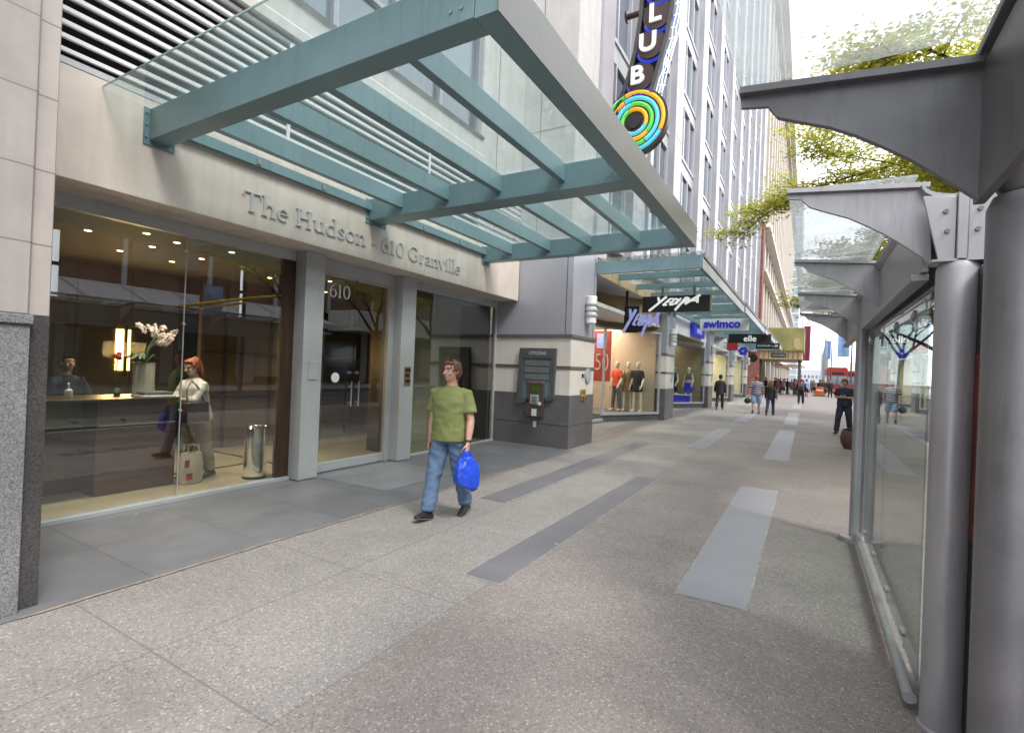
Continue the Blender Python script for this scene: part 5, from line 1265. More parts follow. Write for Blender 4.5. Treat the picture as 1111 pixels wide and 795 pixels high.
# ------------------------------------------------------------------ trees
def make_tree(root, seed, H, spread, nleaf, extra=(), lsz=.075):
    rs = random.Random(seed); base = Vector(BASE[root.name]); tr = MB(); lf = MB()
    tips = []
    def limb(p, d, L, r, depth):
        pts = [p.copy()]; rad = [r]; q = p.copy(); dd = d.copy(); n = 4
        for i in range(n):
            dd = (dd + Vector((rs.uniform(-.22, .22), rs.uniform(-.22, .22), rs.uniform(-.12, .16)))).normalized()
            q = q + dd * L / n; pts.append(q.copy()); rad.append(max(.005, r * (1 - .62 * (i + 1) / n)))
            if depth >= 2: tips.append((q.copy(), dd.copy()))
        tr.tube(pts, rad, 8 if depth < 2 else 5)
        if depth < 3:
            for j in range(rs.randint(3, 4)):
                k = rs.randint(2, n); a = rs.uniform(0, 6.28)
                side = Vector((math.cos(a), math.sin(a), rs.uniform(-.05, .45)))
                limb(pts[k], (dd * .55 + side * .8).normalized(), L * rs.uniform(.55, .75), rad[k] * .72, depth + 1)
    b0 = base.copy(); tr.tube([b0, b0 + Vector((.03, .02, H * .2)), b0 + Vector((0, .05, H * .45))], [.16, .115, .09], 12)
    top = b0 + Vector((0, .05, H * .42))
    for i in range(5):
        a = i * 1.2566 + rs.uniform(-.3, .3); limb(top + Vector((0, 0, rs.uniform(-.3, .2))), Vector((math.cos(a) * .65, math.sin(a) * .65, rs.uniform(.45, .9))).normalized(), spread * rs.uniform(.5, .65), .06, 0)
    for e in extra:
        pts = [Vector(p) for p in e]; n = len(pts)
        tr.tube(pts, [.030 * (1 - i / n) + .005 for i in range(n)], 7)
        for i in range(n - 1):
            for u in (0, .33, .66):
                c = pts[i].lerp(pts[i + 1], u)
                if i >= 1:
                    for w in range(2):
                        sd = Vector((rs.uniform(-.8, .4), rs.uniform(-.8, .8), rs.uniform(-.25, .25))).normalized() * rs.uniform(.35, .8)
                        tr.tube([c, c + sd * .5 + Vector((0, 0, .03)), c + sd], [.012, .008, .004], 5)
                        for v in range(5): tips.append((c + sd * (v / 4), sd.normalized()))
    per = max(1, int(nleaf / len(tips)))
    for q, d in tips:
        for i in range(per):
            c = q + Vector((rs.gauss(0, .17), rs.gauss(0, .17), rs.gauss(0, .055)))
            s = lsz * rs.uniform(.55, 1.2); a = rs.uniform(0, 6.28)
            u = Vector((math.cos(a), math.sin(a), rs.uniform(-.45, .45))).normalized(); w = u.cross(Vector((rs.uniform(-.5, .5), rs.uniform(-.5, .5), 1))).normalized()
            v0, v1, v2, v3 = c - u * s * .55, c + w * s * .36 + u * s * .05, c + u * s * .6, c - w * s * .36 + u * s * .05
            lf.bm.faces.new([lf.bm.verts.new(x) for x in (v0, v1, v2, v3)])
    tr.build('trunk', 'bark', root)
    base_ = BASE[root.name]; me = lf.mesh('crown', base_, False, False); link('crown', me, 'leaf', root, base_)
t1 = thing('street_tree', 'spring green street tree whose branches reach over the shelter roof', 'tree', (3.5, 11.4, 0))
make_tree(t1, 11, 8.6, 4.3, 85000, lsz=.062, extra=(
    [(3.4, 11.4, 4.2), (2.9, 11.5, 5.3), (2.4, 11.5, 5.75), (1.65, 11.5, 5.72), (.7, 11.5, 5.56), (-.21, 11.5, 5.37), (-.85, 11.5, 4.98), (-1.44, 11.5, 4.5)],
    [(3.4, 11.5, 4.4), (2.63, 12.5, 5.6), (1.52, 12.5, 5.72), (.28, 12.5, 5.80), (-.57, 12.5, 5.6), (-1.2, 12.5, 5.2)],
    [(3.3, 11.0, 3.8), (2.6, 10.0, 4.5), (1.9, 9.0, 4.7), (1.4, 9.0, 5.05), (.9, 9.0, 5.35)],
    [(3.3, 11.0, 4.4), (2.4, 9.2, 4.95), (1.58, 7.4, 5.1), (.97, 7.0, 5.36), (.3, 7.0, 5.4)]))
t2 = thing('street_tree', 'round crowned street tree mirrored in the glass entrance doors', 'tree', (3.5, 15.6, 0), 0, 'street trees on the kerb')
make_tree(t2, 23, 6.8, 4.4, 46000, lsz=.10)
for (x, y, rz, lab) in ((3.5, 19.4, 1.9, 'street tree with a forked trunk mirrored in the right lobby window'), (3.5, 27.5, 3.6, 'street tree on the kerb well behind the shelter')):
    dup(t2, (x, y, 0), rz, lab)

# ------------------------------------------------------------------ people
def remesh(mb, voxel, smooth_it=3, wrinkle=0.0, wscale=9.0, seed=0, dec=None):
    me = mb.mesh('tmp', smooth=False)
    o = bpy.data.objects.new('tmp', me); COL.objects.link(o)
    md = o.modifiers.new('r', 'REMESH'); md.mode = 'VOXEL'; md.voxel_size = voxel
    dg = bpy.context.evaluated_depsgraph_get(); new = bpy.data.meshes.new_from_object(o.evaluated_get(dg))
    bpy.data.objects.remove(o); bpy.data.meshes.remove(me)
    bm = bmesh.new(); bm.from_mesh(new)
    for i in range(smooth_it): bmesh.ops.smooth_vert(bm, verts=bm.verts, factor=.5, use_axis_x=True, use_axis_y=True, use_axis_z=True)
    if wrinkle:
        bm.normal_update()
        off = Vector((seed * 3.1, seed * 1.7, 0))
        for v in bm.verts:
            p = v.co
            a = noise.noise(Vector((p.x * wscale, p.y * wscale, p.z * wscale * 1.7)) + off)
            c = 1 - abs(noise.noise(Vector((p.x * wscale * .8 + p.z * 5, p.y * wscale * .8, p.z * wscale * .9 - p.x * 4)) + off)) * 2
            v.co = p + v.normal * wrinkle * (.5 * a + .7 * c)
        for i in range(1): bmesh.ops.smooth_vert(bm, verts=bm.verts, factor=.4, use_axis_x=True, use_axis_y=True, use_axis_z=True)
    for f in bm.faces: f.smooth = True
    bm.to_mesh(new); bm.free(); return new

def person(name, label, cat, loc, rz, H=1.75, legs=((18, 8, 3), (-14, 18, 3)), arms=(None, None), lean=0, turn=0, nod=0, top=None, bottom=None, shoes='shoe', hair=None, skin='skin',
           detail=1, group=None, build_w=1.0, foot=(0, 0), hem=.84, faceless=False, extras=None):
    """forward = +Y, right = +X. arms: (swing, abduction, elbow flex[, curl]) or dict(elbow=, wrist=, curl=)"""
    k = H / 1.75; vox = {0: .021, 1: .012, 2: .0068}[detail]
    root = thing(name, label, cat, loc, rz, group, local=True)
    V = Vector
    def sc(me): me.transform(Matrix.Diagonal((k * build_w ** .0, k, k, 1))); return me
    lm = Matrix.Translation(V((0, 0, .95))) @ Matrix.Rotation(R(-lean), 4, 'X') @ Matrix.Translation(V((0, 0, -.95)))
    T = lambda p: lm @ V(p)
    hm = Matrix.Translation(V((0, .004, 1.502))) @ Matrix.Rotation(R(turn), 4, 'Z') @ Matrix.Rotation(R(-nod), 4, 'X') @ Matrix.Translation(V((0, 0, -1.52)))
    HP = lambda p: lm @ hm @ V(p)
    HR = (lm @ hm).to_3x3()
    # legs
    LG = []
    for s, (a, kn, ab), fp in zip((1, -1), legs, foot):
        hip = V((s * .088, 0, .92))
        d1 = V((s * math.sin(R(ab)), math.sin(R(a)) * math.cos(R(ab)), -math.cos(R(a)) * math.cos(R(ab))))
        knee = hip + d1 * .43
        b = a - kn; d2 = V((s * math.sin(R(ab * .4)), math.sin(R(b)), -math.cos(R(b))))
        ank = knee + d2 * .415
        f = V((s * .12, math.cos(R(fp)), math.sin(R(fp))))
        LG.append((hip, knee, ank, f.normalized()))
    low = min(min((l[2] + l[3] * .17).z - .035, (l[2] - l[3] * .05).z - .07) for l in LG)
    # arms
    AR = []
    for s, ar in zip((1, -1), arms):
        shp = T((s * .180 * build_w, -.005, 1.372))
        if ar is None: ar = (4, 8, 12)
        if isinstance(ar, dict):
            el = T(ar['elbow']) if not ar.get('abs') else V(ar['elbow']); wr = T(ar['wrist']) if not ar.get('abs') else V(ar['wrist']); curl = ar.get('curl', 25); pn = V(ar.get('palm', (-s, 0, 0)))
        else:
            sw, ab, ef = ar[:3]; curl = ar[3] if len(ar) > 3 else 22
            el = shp + V((s * math.sin(R(ab)), math.sin(R(sw)) * math.cos(R(ab)), -math.cos(R(sw)) * math.cos(R(ab)))) * .285
            wr = el + V((s * math.sin(R(ab * .3)), math.sin(R(sw + ef)), -math.cos(R(sw + ef)))) * .25; pn = V((-s, 0, 0))
        AR.append((shp, el, wr, curl, pn))
    # ---- body
    b = MB(); W = build_w
    tor = [((0, 0, .93), .150, .10), ((0, 0, .97), .16, .11), ((0, .005, 1.06), .145, .10), ((0, .01, 1.2), .158, .11), ((0, .005, 1.32), .165, .108), ((0, -.005, 1.385), .14, .082), ((0, -.008, 1.42), .095, .062), ((0, -.01, 1.455), .06, .05)]
    b.tube([T(p[0]) for p in tor], [(p[1] * W, p[2] * W) for p in tor], 20, round_cap=True)
    b.tube([T((0, -.012, 1.43)), T((0, -.005, 1.50)), HP((0, .005, 1.57))], [.06, .054, .055], 14, round_cap=True)
    b.ell(HP((0, -.008, 1.655)), .076, .095, .098, 20, 14, HR); b.ell(HP((0, .022, 1.60)), .062, .070, .085, 18, 12, HR); b.ell(HP((0, .052, 1.553)), .036, .034, .026, 14, 8, HR)
    if not faceless:
        b.tube([HP((0, .088, 1.652)), HP((0, .106, 1.62)), HP((0, .113, 1.607))], [.009, .013, .014], 8, round_cap=True)
        b.ell(HP((0, .082, 1.672)), .052, .014, .010, 14, 6, HR)
        for s in (1, -1):
            b.ell(HP((s * .078, -.005, 1.635)), .010, .02, .032, 10, 6, HR); b.ell(HP((s * .04, .072, 1.61)), .022, .02, .02, 10, 6, HR)
        b.ell(HP((0, .088, 1.576)), .024, .010, .010, 12, 6, HR)
    for shp, el, wr, curl, pn in AR:
        d = (wr - el).normalized()
        b.tube([shp + V((0, 0, .0)), shp.lerp(el, .35), el, el.lerp(wr, .3), wr], [.044, .047, .041, .044, .027], 12, round_cap=True)
        # hand
        side = pn.normalized(); side = (side - d * side.dot(d)).normalized(); ax = d.cross(side).normalized()
        if ax.y < 0: ax = -ax
        pal = wr + d * .045
        b.tube([wr - d * .005, wr + d * .03, wr + d * .085], [(.026, .018), (.038, .016), (.040, .014)], 12, side=tuple(ax), round_cap=True)
        if detail >= 1:
            fr = .0085 if detail == 2 else .011
            for fi, (o, L) in enumerate(((.031, .072), (.011, .080), (-.010, .075), (-.030, .058))):
                p0 = wr + d * .082 + ax * o; pts = [wr + d * .06 + ax * o * .9, p0]; ang = 0; q = p0
                for sg in (.42, .33, .25):
                    ang += curl * (.8 + .12 * fi); dd = d * math.cos(R(ang)) + side * math.sin(R(ang)); q = q + dd * L * sg; pts.append(q)
                b.tube(pts, [fr * 1.1, fr * 1.05, fr, fr * .92, fr * .8], 8, side=tuple(ax), round_cap=True)
            t0 = wr + d * .025 + ax * .026; t1 = t0 + (d * .6 + ax * .7 + side * .3).normalized() * .04; t2 = t1 + (d * .85 + ax * .15 + side * .5).normalized() * .032
            b.tube([wr + d * .02, t0, t1, t2], [.014, .013, fr * 1.15, fr], 8, round_cap=True)
        else: b.ell(wr + d * .11, .032, .032, .05, 10, 6)
    for hip, knee, ank, f in LG:
        b.tube([hip + V((0, 0, .02)), hip.lerp(knee, .4), knee, knee.lerp(ank, .3), ank], [.082, .074, .052, .054, .034], 14, round_cap=True)
        if not shoes: b.tube([ank - f * .05 + V((0, 0, -.03)), ank + f * .06 + V((0, 0, -.035)), ank + f * .15 + V((0, 0, -.05))], [.034, .036, .026], 10, round_cap=True)
    drop = V((0, 0, -low))
    def fin(nm, me, m_):
        me.transform(Matrix.Translation(drop)); sc(me); return link(nm, me, m_, root, V((0, 0, 0)))
    fin('body', remesh(b, vox, 2), skin)
    # ---- clothing
    if top:
        b = MB(); e = top.get('ease', .022)
        tr_ = [((0, 0, hem), .175, .125)] + [p for p in (((0, 0, .96), .172, .122), ((0, .006, 1.06), .160, .115), ((0, .01, 1.2), .166, .118), ((0, .004, 1.32), .172, .114), ((0, -.004, 1.38), .150, .092), ((0, -.008, 1.425), .092, .066), ((0, -.010, 1.456), .060, .052)) if p[0][2] > hem + .04]
        b.tube([T(p[0]) for p in tr_], [(p[1] * W + e * (.6 if p[0][2] < 1.4 else .25), p[2] * W + e * (1 if p[0][2] < 1.4 else .3)) for p in tr_], 22)
        for shp, el, wr, c_, p_ in AR:
            inn = shp + (T((0, 0, 1.41)) - shp) * .42
            if top['sleeve'] == 'short':
                end = shp.lerp(el, .72); b.tube([inn, shp, shp.lerp(el, .35), end], [.060, .068, .067, .070 + e * .3], 14)
            elif top['sleeve'] == 'none': b.tube([inn, shp], [.06, .058], 12)
            else:
                f_ = 1.0 if top['sleeve'] == 'long' else .35
                b.tube([inn, shp, shp.lerp(el, .4), el, el.lerp(wr, f_)], [.046, .058, .060, .054, .044 if f_ == 1 else .056], 14)
        me = remesh(b, vox * 1.15, 9 if detail == 2 else 4, top.get('wrinkle', .007), 9, 1)
        fin(top.get('name', 'shirt'), me, top['mat'])
    if bottom:
        b = MB(); kind = bottom.get('kind', 'long'); e = bottom.get('ease', 1.0)
        if kind == 'skirt':
            b.tube([T((0, 0, 1.0)), V((0, 0, .9)), V((0, .01, .70))], [(.155, .11), (.18, .13), (.19, .145)], 20)
        else:
            b.tube([T((0, 0, 1.0)), V((0, 0, .93)), V((0, 0, .83))], [(.165 * W, .118 * W), (.182 * W, .132 * W), (.165 * W, .125)], 20, round_cap=False)
            for hip, knee, ank, f in LG:
                if kind == 'shorts': b.tube([hip + V((0, 0, -.0)), hip.lerp(knee, .5), hip.lerp(knee, 1.03)], [.102, .096 * e, .090 * e], 16)
                else: b.tube([hip + V((0, 0, -.0)), hip.lerp(knee, .45), knee, knee.lerp(ank, .45), knee.lerp(ank, .97)], [.100, .090 * e, .072 * e, .068 * e, .064 * e], 16)
        me = remesh(b, vox * 1.15, 3, bottom.get('wrinkle', .008), 10, 2)
        fin(bottom.get('name', 'trousers'), me, bottom['mat'])
    if shoes:
        for hip, knee, ank, f in LG:
            b = MB(); up = V((0, 0, 1))
            b.tube([ank - f * .07 + up * -.045, ank - f * .03 + up * -.02, ank + f * .05 + up * -.03, ank + f * .13 + up * -.052, ank + f * .185 + up * -.06], [(.035, .032), (.041, .052), (.043, .043), (.045, .028), (.034, .018)], 14, round_cap=True)
            so = fin('shoe', remesh(b, max(.008, vox), 2), shoes)
            if detail == 2:
                b = MB(); b.tube([ank - f * .085 + up * -.072, ank + f * .05 + up * -.074, ank + f * .13 + up * -.076, ank + f * .195 + up * -.074], [(.036, .012), (.044, .012), (.048, .012), (.034, .011)], 14)
                me = b.mesh('sole'); me.transform(Matrix.Translation(drop)); sc(me); link('sole', me, 'shoe_sole', so)
    if hair:
        b = MB(); st = hair['style']
        if st != 'bald':
            b.ell(HP((0, -.024, 1.668)), .083, .094, .092, 18, 12, HR)
            if st in ('short', 'long', 'tail', 'bun'):
                b.ell(HP((0, -.045, 1.625)), .080, .070, .085, 16, 10, HR)
                for s in (1, -1): b.ell(HP((s * .068, .008, 1.665)), .020, .035, .035, 10, 6, HR)
                b.tube([HP((-.05, .05, 1.725)), HP((0, .068, 1.732)), HP((.05, .05, 1.725))], [.017, .020, .017], 8, round_cap=True)
            if st == 'long':
                for s in (-.06, -.02, .02, .06): b.tube([HP((s, -.05, 1.68)), HP((s * 1.2, -.085, 1.58)), HP((s * 1.3, -.09, 1.47)), HP((s * 1.2, -.085, 1.38))], [.05, .05, .042, .02], 10, round_cap=True)
            if st in ('tail', 'bun'):
                b.ell(HP((0, -.10, 1.71)), .05, .05, .05, 12, 8)
                if st == 'tail':
                    for s in (-.03, 0, .03): b.tube([HP((s * .4, -.11, 1.72)), HP((s, -.135, 1.62)), HP((s * 1.6, -.12, 1.50)), HP((s * 1.8, -.11, 1.42))], [.035, .036, .03, .012], 8, round_cap=True)
        if st != 'bald':
            hme = remesh(b, max(.008, vox), 1, .007 if detail else .003, 42, 5)
            if detail:
                hb_ = bmesh.new(); hb_.from_mesh(hme); hb_.normal_update(); rh = random.Random(3); vs_ = list(hb_.verts); sb = MB(); cen = HP((0, -.02, 1.64))
                for q in range(420 if detail == 2 else 160):
                    v = rh.choice(vs_); nn = v.normal.copy(); dn_ = (V((0, -.35, -1)) - nn * V((0, -.35, -1)).dot(nn)); dn_ = dn_.normalized() if dn_.length > .1 else V((rh.uniform(-1, 1), -1, 0)).normalized()
                    dn_ = (dn_ + V((rh.uniform(-.5, .5), rh.uniform(-.5, .5), rh.uniform(-.3, .3)))).normalized(); L_ = rh.uniform(.018, .035)
                    sb.tube([v.co - nn * .003, v.co + dn_ * L_ * .5 + nn * rh.uniform(.003, .008), v.co + dn_ * L_ + nn * rh.uniform(-.001, .008)], [.0042, .0034, .0008], 5)
                hb_.free(); sm = sb.mesh('tmp'); bj = bmesh.new(); bj.from_mesh(hme); bj.from_mesh(sm); bj.to_mesh(hme); bj.free(); bpy.data.meshes.remove(sm)
            fin('hair', hme, hair['mat'])
    if detail == 2 and not faceless:
        for s in (1, -1):
            b = MB(); b.ell(HP((s * .031, .0835, 1.650)), .0135, .006, .007, 12, 6, HR); eo = fin('eye', b.mesh('eye'), 'eye_white')
            b = MB(); b.ell(HP((s * .031, .0885, 1.650)), .0075, .003, .0065, 10, 6, HR); me = b.mesh('iris'); me.transform(Matrix.Translation(drop)); sc(me); link('iris', me, 'dark', eo)
            b = MB(); b.tube([HP((s * .050, .079, 1.667)), HP((s * .033, .092, 1.673)), HP((s * .016, .094, 1.669))], [.004, .006, .005], 6, round_cap=True); fin('eyebrow', b.mesh('eyebrow'), hair['mat'] if hair else 'dark')
        b = MB(); b.ell(HP((0, .0965, 1.576)), .024, .005, .0048, 12, 6, HR); fin('mouth', b.mesh('mouth'), 'lip')
    if extras: extras(dict(root=root, T=T, HP=HP, HR=HR, AR=AR, LG=LG, fin=fin, drop=drop, k=k))
    root['_k'] = k; root['_drop'] = -low
    return root, AR, drop, k
def wpt(root, loc, rz, k, drop, p): 
    return Vector(loc) + Matrix.Rotation(rz, 3, 'Z') @ ((Vector(p) + drop) * k)

# the man in the green T shirt
def watch(d):
    shp, el, wr, c, p = d['AR'][1]; dd = (wr - el).normalized()
    b = MB(); b.tube([wr - dd * .035, wr - dd * .012], [.032, .031], 14); d['fin']('watch', b.mesh('watch'), 'dark')
    b = MB()
    for s in (1, -1): b.ell(d['HP']((s * .04, .055, 1.755)), .026, .010, .016, 12, 8, d['HR'])
    b.tube([d['HP']((-.02, .064, 1.757)), d['HP']((.02, .064, 1.757))], .003, 6); d['fin']('sunglasses', b.mesh('sunglasses'), 'dark')
    b = MB(); hp = d['T']; b.tube([d['T']((.06 * math.cos(R(a)), -.012 + .062 * math.sin(R(a)), 1.462 - .018 * math.sin(R(a)))) for a in range(0, 361, 24)], .007, 6); d['fin']('collar', b.mesh('collar'), 'green_shirt')
mloc = (-3.37, 4.50, 0); mrz = R(180 + 8)
man, AR_, dr_, k_ = person('person', 'man in an olive green T-shirt and blue jeans walking with a blue carrier bag', 'person', mloc, mrz, 1.745,
    legs=((17, 3, 2), (-9, 14, 3)), arms=((-3, 7, 8, 26), (3, 12, 14, 62)), turn=-14, nod=2, top=dict(mat='green_shirt', sleeve='short', ease=.034, name='t_shirt', wrinkle=.010), bottom=dict(mat='jeans', name='jeans', wrinkle=.014, ease=1.12),
    hair=dict(style='short', mat='hair_brown'), detail=2, foot=(14, -4), hem=.86, build_w=1.09, extras=watch)
# blue carrier bag in his left hand
wr = AR_[1][2]; dd = (AR_[1][2] - AR_[1][1]).normalized(); hp_ = wpt(man, mloc, mrz, k_, dr_, wr + dd * .10)
t = thing('carrier_bag', 'crumpled bright blue plastic carrier bag hanging from the hand of the man in green', 'bag', hp_)
b = MB(); rs = random.Random(11); rings = []
prof = [(0.02, .02, .018), (-.03, .045, .022), (-.08, .085, .04), (-.15, .118, .058), (-.23, .128, .066), (-.30, .12, .062), (-.35, .095, .05), (-.375, .05, .02)]
ax = Matrix.Rotation(mrz + R(50), 3, 'Z') @ Vector((1, 0, 0)); ay = Vector((-ax.y, ax.x, 0)); n = 28
n = 64; NR = 34
def ridge(p): return 1 - 2 * abs(noise.noise(p))
for q in range(NR):
    f = q / (NR - 1) * (len(prof) - 1); i0 = min(int(f), len(prof) - 2); u = f - i0; u = u * u * (3 - 2 * u) if i0 else u
    z, rx, ry = [prof[i0][c] * (1 - u) + prof[i0 + 1][c] * u for c in range(3)]
    ring_ = []
    for i in range(n):
        a = 2 * math.pi * i / n; c_, s_ = math.cos(a), math.sin(a)
        gather = math.exp(z * 14) if z < 0 else 1
        w = 1 + .10 * noise.noise(Vector((c_ * 1.6, s_ * 1.6, z * 7))) + .10 * gather * math.sin(a * 9 + z * 25)
        cr = .011 * ridge(Vector((c_ * 3.2 + z * 9, s_ * 3.2 - z * 6, z * 12))) + .006 * ridge(Vector((c_ * 7 - z * 16, s_ * 7, z * 24 + 4)))
        c2, s2 = math.copysign(abs(c_) ** .7, c_), math.copysign(abs(s_) ** .7, s_)
        ring_.append(b.bm.verts.new(Vector(hp_) + ax * c2 * (rx * w + cr) + ay * s2 * (ry * w + cr) + Vector((.02 * z * z * 8, 0, z + .010 * noise.noise(Vector((a * 2, z * 20, 3))) + (.03 * c_ if z < -.3 else 0)))))
    rings.append(ring_)
for i in range(len(rings) - 1):
    for j in range(n): b.bm.faces.new((rings[i][j], rings[i][(j + 1) % n], rings[i + 1][(j + 1) % n], rings[i + 1][j]))
b.bm.faces.new(rings[0]); b.bm.faces.new(rings[-1]); o = b.build('bag', 'bag_blue', t)
b = MB()
for s in (1, -1): b.tube([Vector(hp_) + ax * .03 * s + Vector((0, 0, -.03)), Vector(hp_) + ax * .028 * s + Vector((0, 0, .015)), Vector(hp_) + ax * .035 + ay * .01 * s + Vector((0, 0, .035)), Vector(hp_) + ax * .05 + Vector((0, 0, -.0 + .01 * s))], [(.012, .006)] * 4, 8)
b.build('handles', 'bag_blue', t)

# woman at the reception desk
wloc = (-7.08, 3.80, .012); wrz = R(180 + 12)
def glasses(d):
    b = MB()
    for s in (1, -1): b.ell(d['HP']((s * .033, .095, 1.648)), .018, .004, .014, 12, 6, d['HR'])
    d['fin']('spectacles', b.mesh('spectacles'), 'dark')
wom, ARw, drw, kw = person('person', 'woman with red ponytail, white blouse and khaki trousers leaning on the reception desk', 'person', wloc, wrz, 1.62,
    legs=((6, 6, 4), (-8, 4, 4)), arms=(dict(elbow=(.20, .14, 1.17), wrist=(.10, .36, 1.22), curl=28, palm=(0, 0, -1)), dict(elbow=(-.19, .16, 1.17), wrist=(-.06, .38, 1.22), curl=28, palm=(0, 0, -1))), lean=9, turn=10, nod=8,
    top=dict(mat='blouse', sleeve='threequarter', ease=.04, name='blouse', wrinkle=.010), bottom=dict(mat='khaki', wrinkle=.009, ease=1.1), hair=dict(style='tail', mat='hair_red'), skin='skin_pale', detail=1, hem=.83, extras=glasses, build_w=1.05)
bl = wpt(wom, wloc, wrz, kw, drw, (-.265, .25, .99))
t = thing('handbag', 'dark leather shoulder handbag on the arm of the woman in the lobby', 'bag', bl, wrz, local=True)
b = MB(); b.prism([(-.17, -.13), (.17, -.13), (.15, .13), (-.15, .13)], 'x', -.06, .06); b.build('body', 'bag_dark', t, .02)
b = MB(); b.tube([(0, -.12, .12), (.05, -.08, .3), (.10, -.01, .40), (.08, .07, .28), (0, .12, .12)], [(.016, .005)] * 5, 8); b.build('strap', 'bag_dark', t)
b = MB(); b.box(-.058, -.05, -.03, .03, .0, .03); b.build('clasp', 'brass', t)
t = thing('tote_bag', 'cream canvas tote bag with red print standing on the floor by the desk', 'bag', (-6.80, 3.60, .012))
b = MB(); b.tube([(-6.80, 3.60, .015), (-6.80, 3.60, .12), (-6.80, 3.60, .30), (-6.80, 3.60, .40)], [(.10, .13), (.12, .15), (.11, .14), (.08, .12)], 20, side=(1, 0, 0)); o = b.build('bag', 'canvas', t)
b = MB()
for s in (1, -1): b.tube([(-6.80 + .05 * s, 3.53, .38), (-6.80 + .05 * s, 3.54, .50), (-6.80 + .05 * s, 3.66, .50), (-6.80 + .05 * s, 3.67, .38)], .009, 6)
b.build('handles', 'canvas', t)
b = MB(); b.box(-6.69, -6.675, 3.49, 3.56, .08, .16); b.box(-6.692, -6.676, 3.47, 3.52, .24, .33); b.build('print', 'red', t)
# receptionist
person('person', 'receptionist in a dark navy jacket behind the left end of the reception desk', 'person', (-8.3, 2.80, .012), R(-80), 1.60, legs=((2, 2, 3), (-2, 2, 3)), arms=((20, 14, 50), (20, 14, 50)), top=dict(mat='navy_cloth', sleeve='long', name='jacket'), bottom=dict(mat='black_cloth'), hair=dict(style='short', mat='hair_dark'), detail=1)

# passers-by
person('person', 'man in a dark charcoal suit walking away beside the pilasters', 'person', (-3.72, 27.2, 0), R(4), 1.76, legs=((10, 4, 3), (-13, 14, 3)), arms=((-8, 10, 14), (10, 12, 14)), top=dict(mat='suit', sleeve='long', name='jacket', ease=.035), bottom=dict(mat='suit'), hair=dict(style='short', mat='hair_dark'), hem=.76, detail=1, foot=(6, -16))
c1 = (-1.98, 25.9, 0)
p_, AR1, dr1, k1 = person('person', 'man in striped T-shirt and denim shorts walking away with a black bag', 'person', c1, R(6), 1.80, legs=((13, 6, 4), (-14, 20, 4)), arms=((8, 10, 18, 50), (-8, 16, 10, 60)), top=dict(mat='stripe_shirt', sleeve='short', name='t_shirt', ease=.035), bottom=dict(mat='jeans_light', kind='shorts', name='shorts', ease=1.15), hair=dict(style='short', mat='hair_red'), shoes='shoe_sole', detail=1, foot=(6, -18), build_w=1.06)
hb = wpt(p_, c1, R(6), k1, dr1, AR1[1][2] + Vector((-.02, 0, -.10)))
t = thing('holdall', 'black holdall bag in the left hand of the man in stripes', 'bag', hb)
b = MB(); b.tube([hb + Vector((-.03, -.20, -.19)), hb + Vector((-.04, -.1, -.18)), hb + Vector((-.04, .1, -.18)), hb + Vector((-.03, .2, -.19))], [.10, .135, .135, .10], 16, side=(1, 0, 0), round_cap=True); b.build('bag', 'black_cloth', t)
b = MB(); b.tube([hb + Vector((-.03, -.09, -.07)), hb + Vector((0, -.03, .0)), hb + Vector((0, .03, .0)), hb + Vector((-.03, .09, -.07))], .012, 8); b.build('handle', 'black_cloth', t)
c2 = (-1.36, 25.3, 0)
p_, AR2, dr2, k2 = person('person', 'woman with long auburn hair, black top and dark jeans walking away', 'person', c2, R(-4), 1.60, legs=((14, 5, 3), (-13, 18, 3)), arms=((-6, 12, 22), (6, 12, 20)), top=dict(mat='black_cloth', sleeve='long', name='top', ease=.02), bottom=dict(mat='jeans_dark', name='jeans', ease=.95), hair=dict(style='long', mat='hair_brown'), detail=1, foot=(6, -18), build_w=.92, hem=.80)
hb = wpt(p_, c2, R(-4), k2, dr2, (.25, -.03, .98))
t = thing('handbag', 'grey handbag at the right side of the woman in black', 'bag', hb)
b = MB(); b.prism([(hb.y - .13, hb.z - .12), (hb.y + .13, hb.z - .12), (hb.y + .11, hb.z + .12), (hb.y - .11, hb.z + .12)], 'x', hb.x - .04, hb.x + .05); b.build('body', 'grey_cloth', t, .02)
b = MB(); b.tube([hb + Vector((0, -.09, .11)), hb + Vector((-.05, -.05, .36)), hb + Vector((-.06, .03, .36)), hb + Vector((0, .09, .11))], .010, 6); b.build('strap', 'grey_cloth', t)
c3 = (-.30, 39.6, 0)
p_, AR3, dr3, k3 = person('person', 'walker in a red cap and black clothes with a backpack, seen from behind', 'person', c3, R(2), 1.74, legs=((10, 4, 4), (-10, 14, 4)), arms=((-4, 16, 22), (8, 16, 22)), top=dict(mat='black_cloth', sleeve='long', name='jacket', ease=.05), bottom=dict(mat='black_cloth', ease=1.15), hair=dict(style='short', mat='red'), detail=1, foot=(4, -14), build_w=1.12)
t = thing('backpack', 'dark grey backpack on the person in the red cap', 'bag', (c3[0], c3[1] - .22, 1.0))
b = MB(); b.prism([(c3[0] - .16, .98), (c3[0] + .16, .98), (c3[0] + .17, 1.30), (c3[0] + .10, 1.44), (c3[0] - .10, 1.44), (c3[0] - .17, 1.30)], 'y', c3[1] - .36, c3[1] - .17); b.build('sack', 'grey_cloth', t, .04)
b = MB(); b.prism([(c3[0] - .11, 1.02), (c3[0] + .11, 1.02), (c3[0] + .11, 1.2), (c3[0] - .11, 1.2)], 'y', c3[1] - .40, c3[1] - .36); b.build('pocket', 'black_cloth', t, .02)
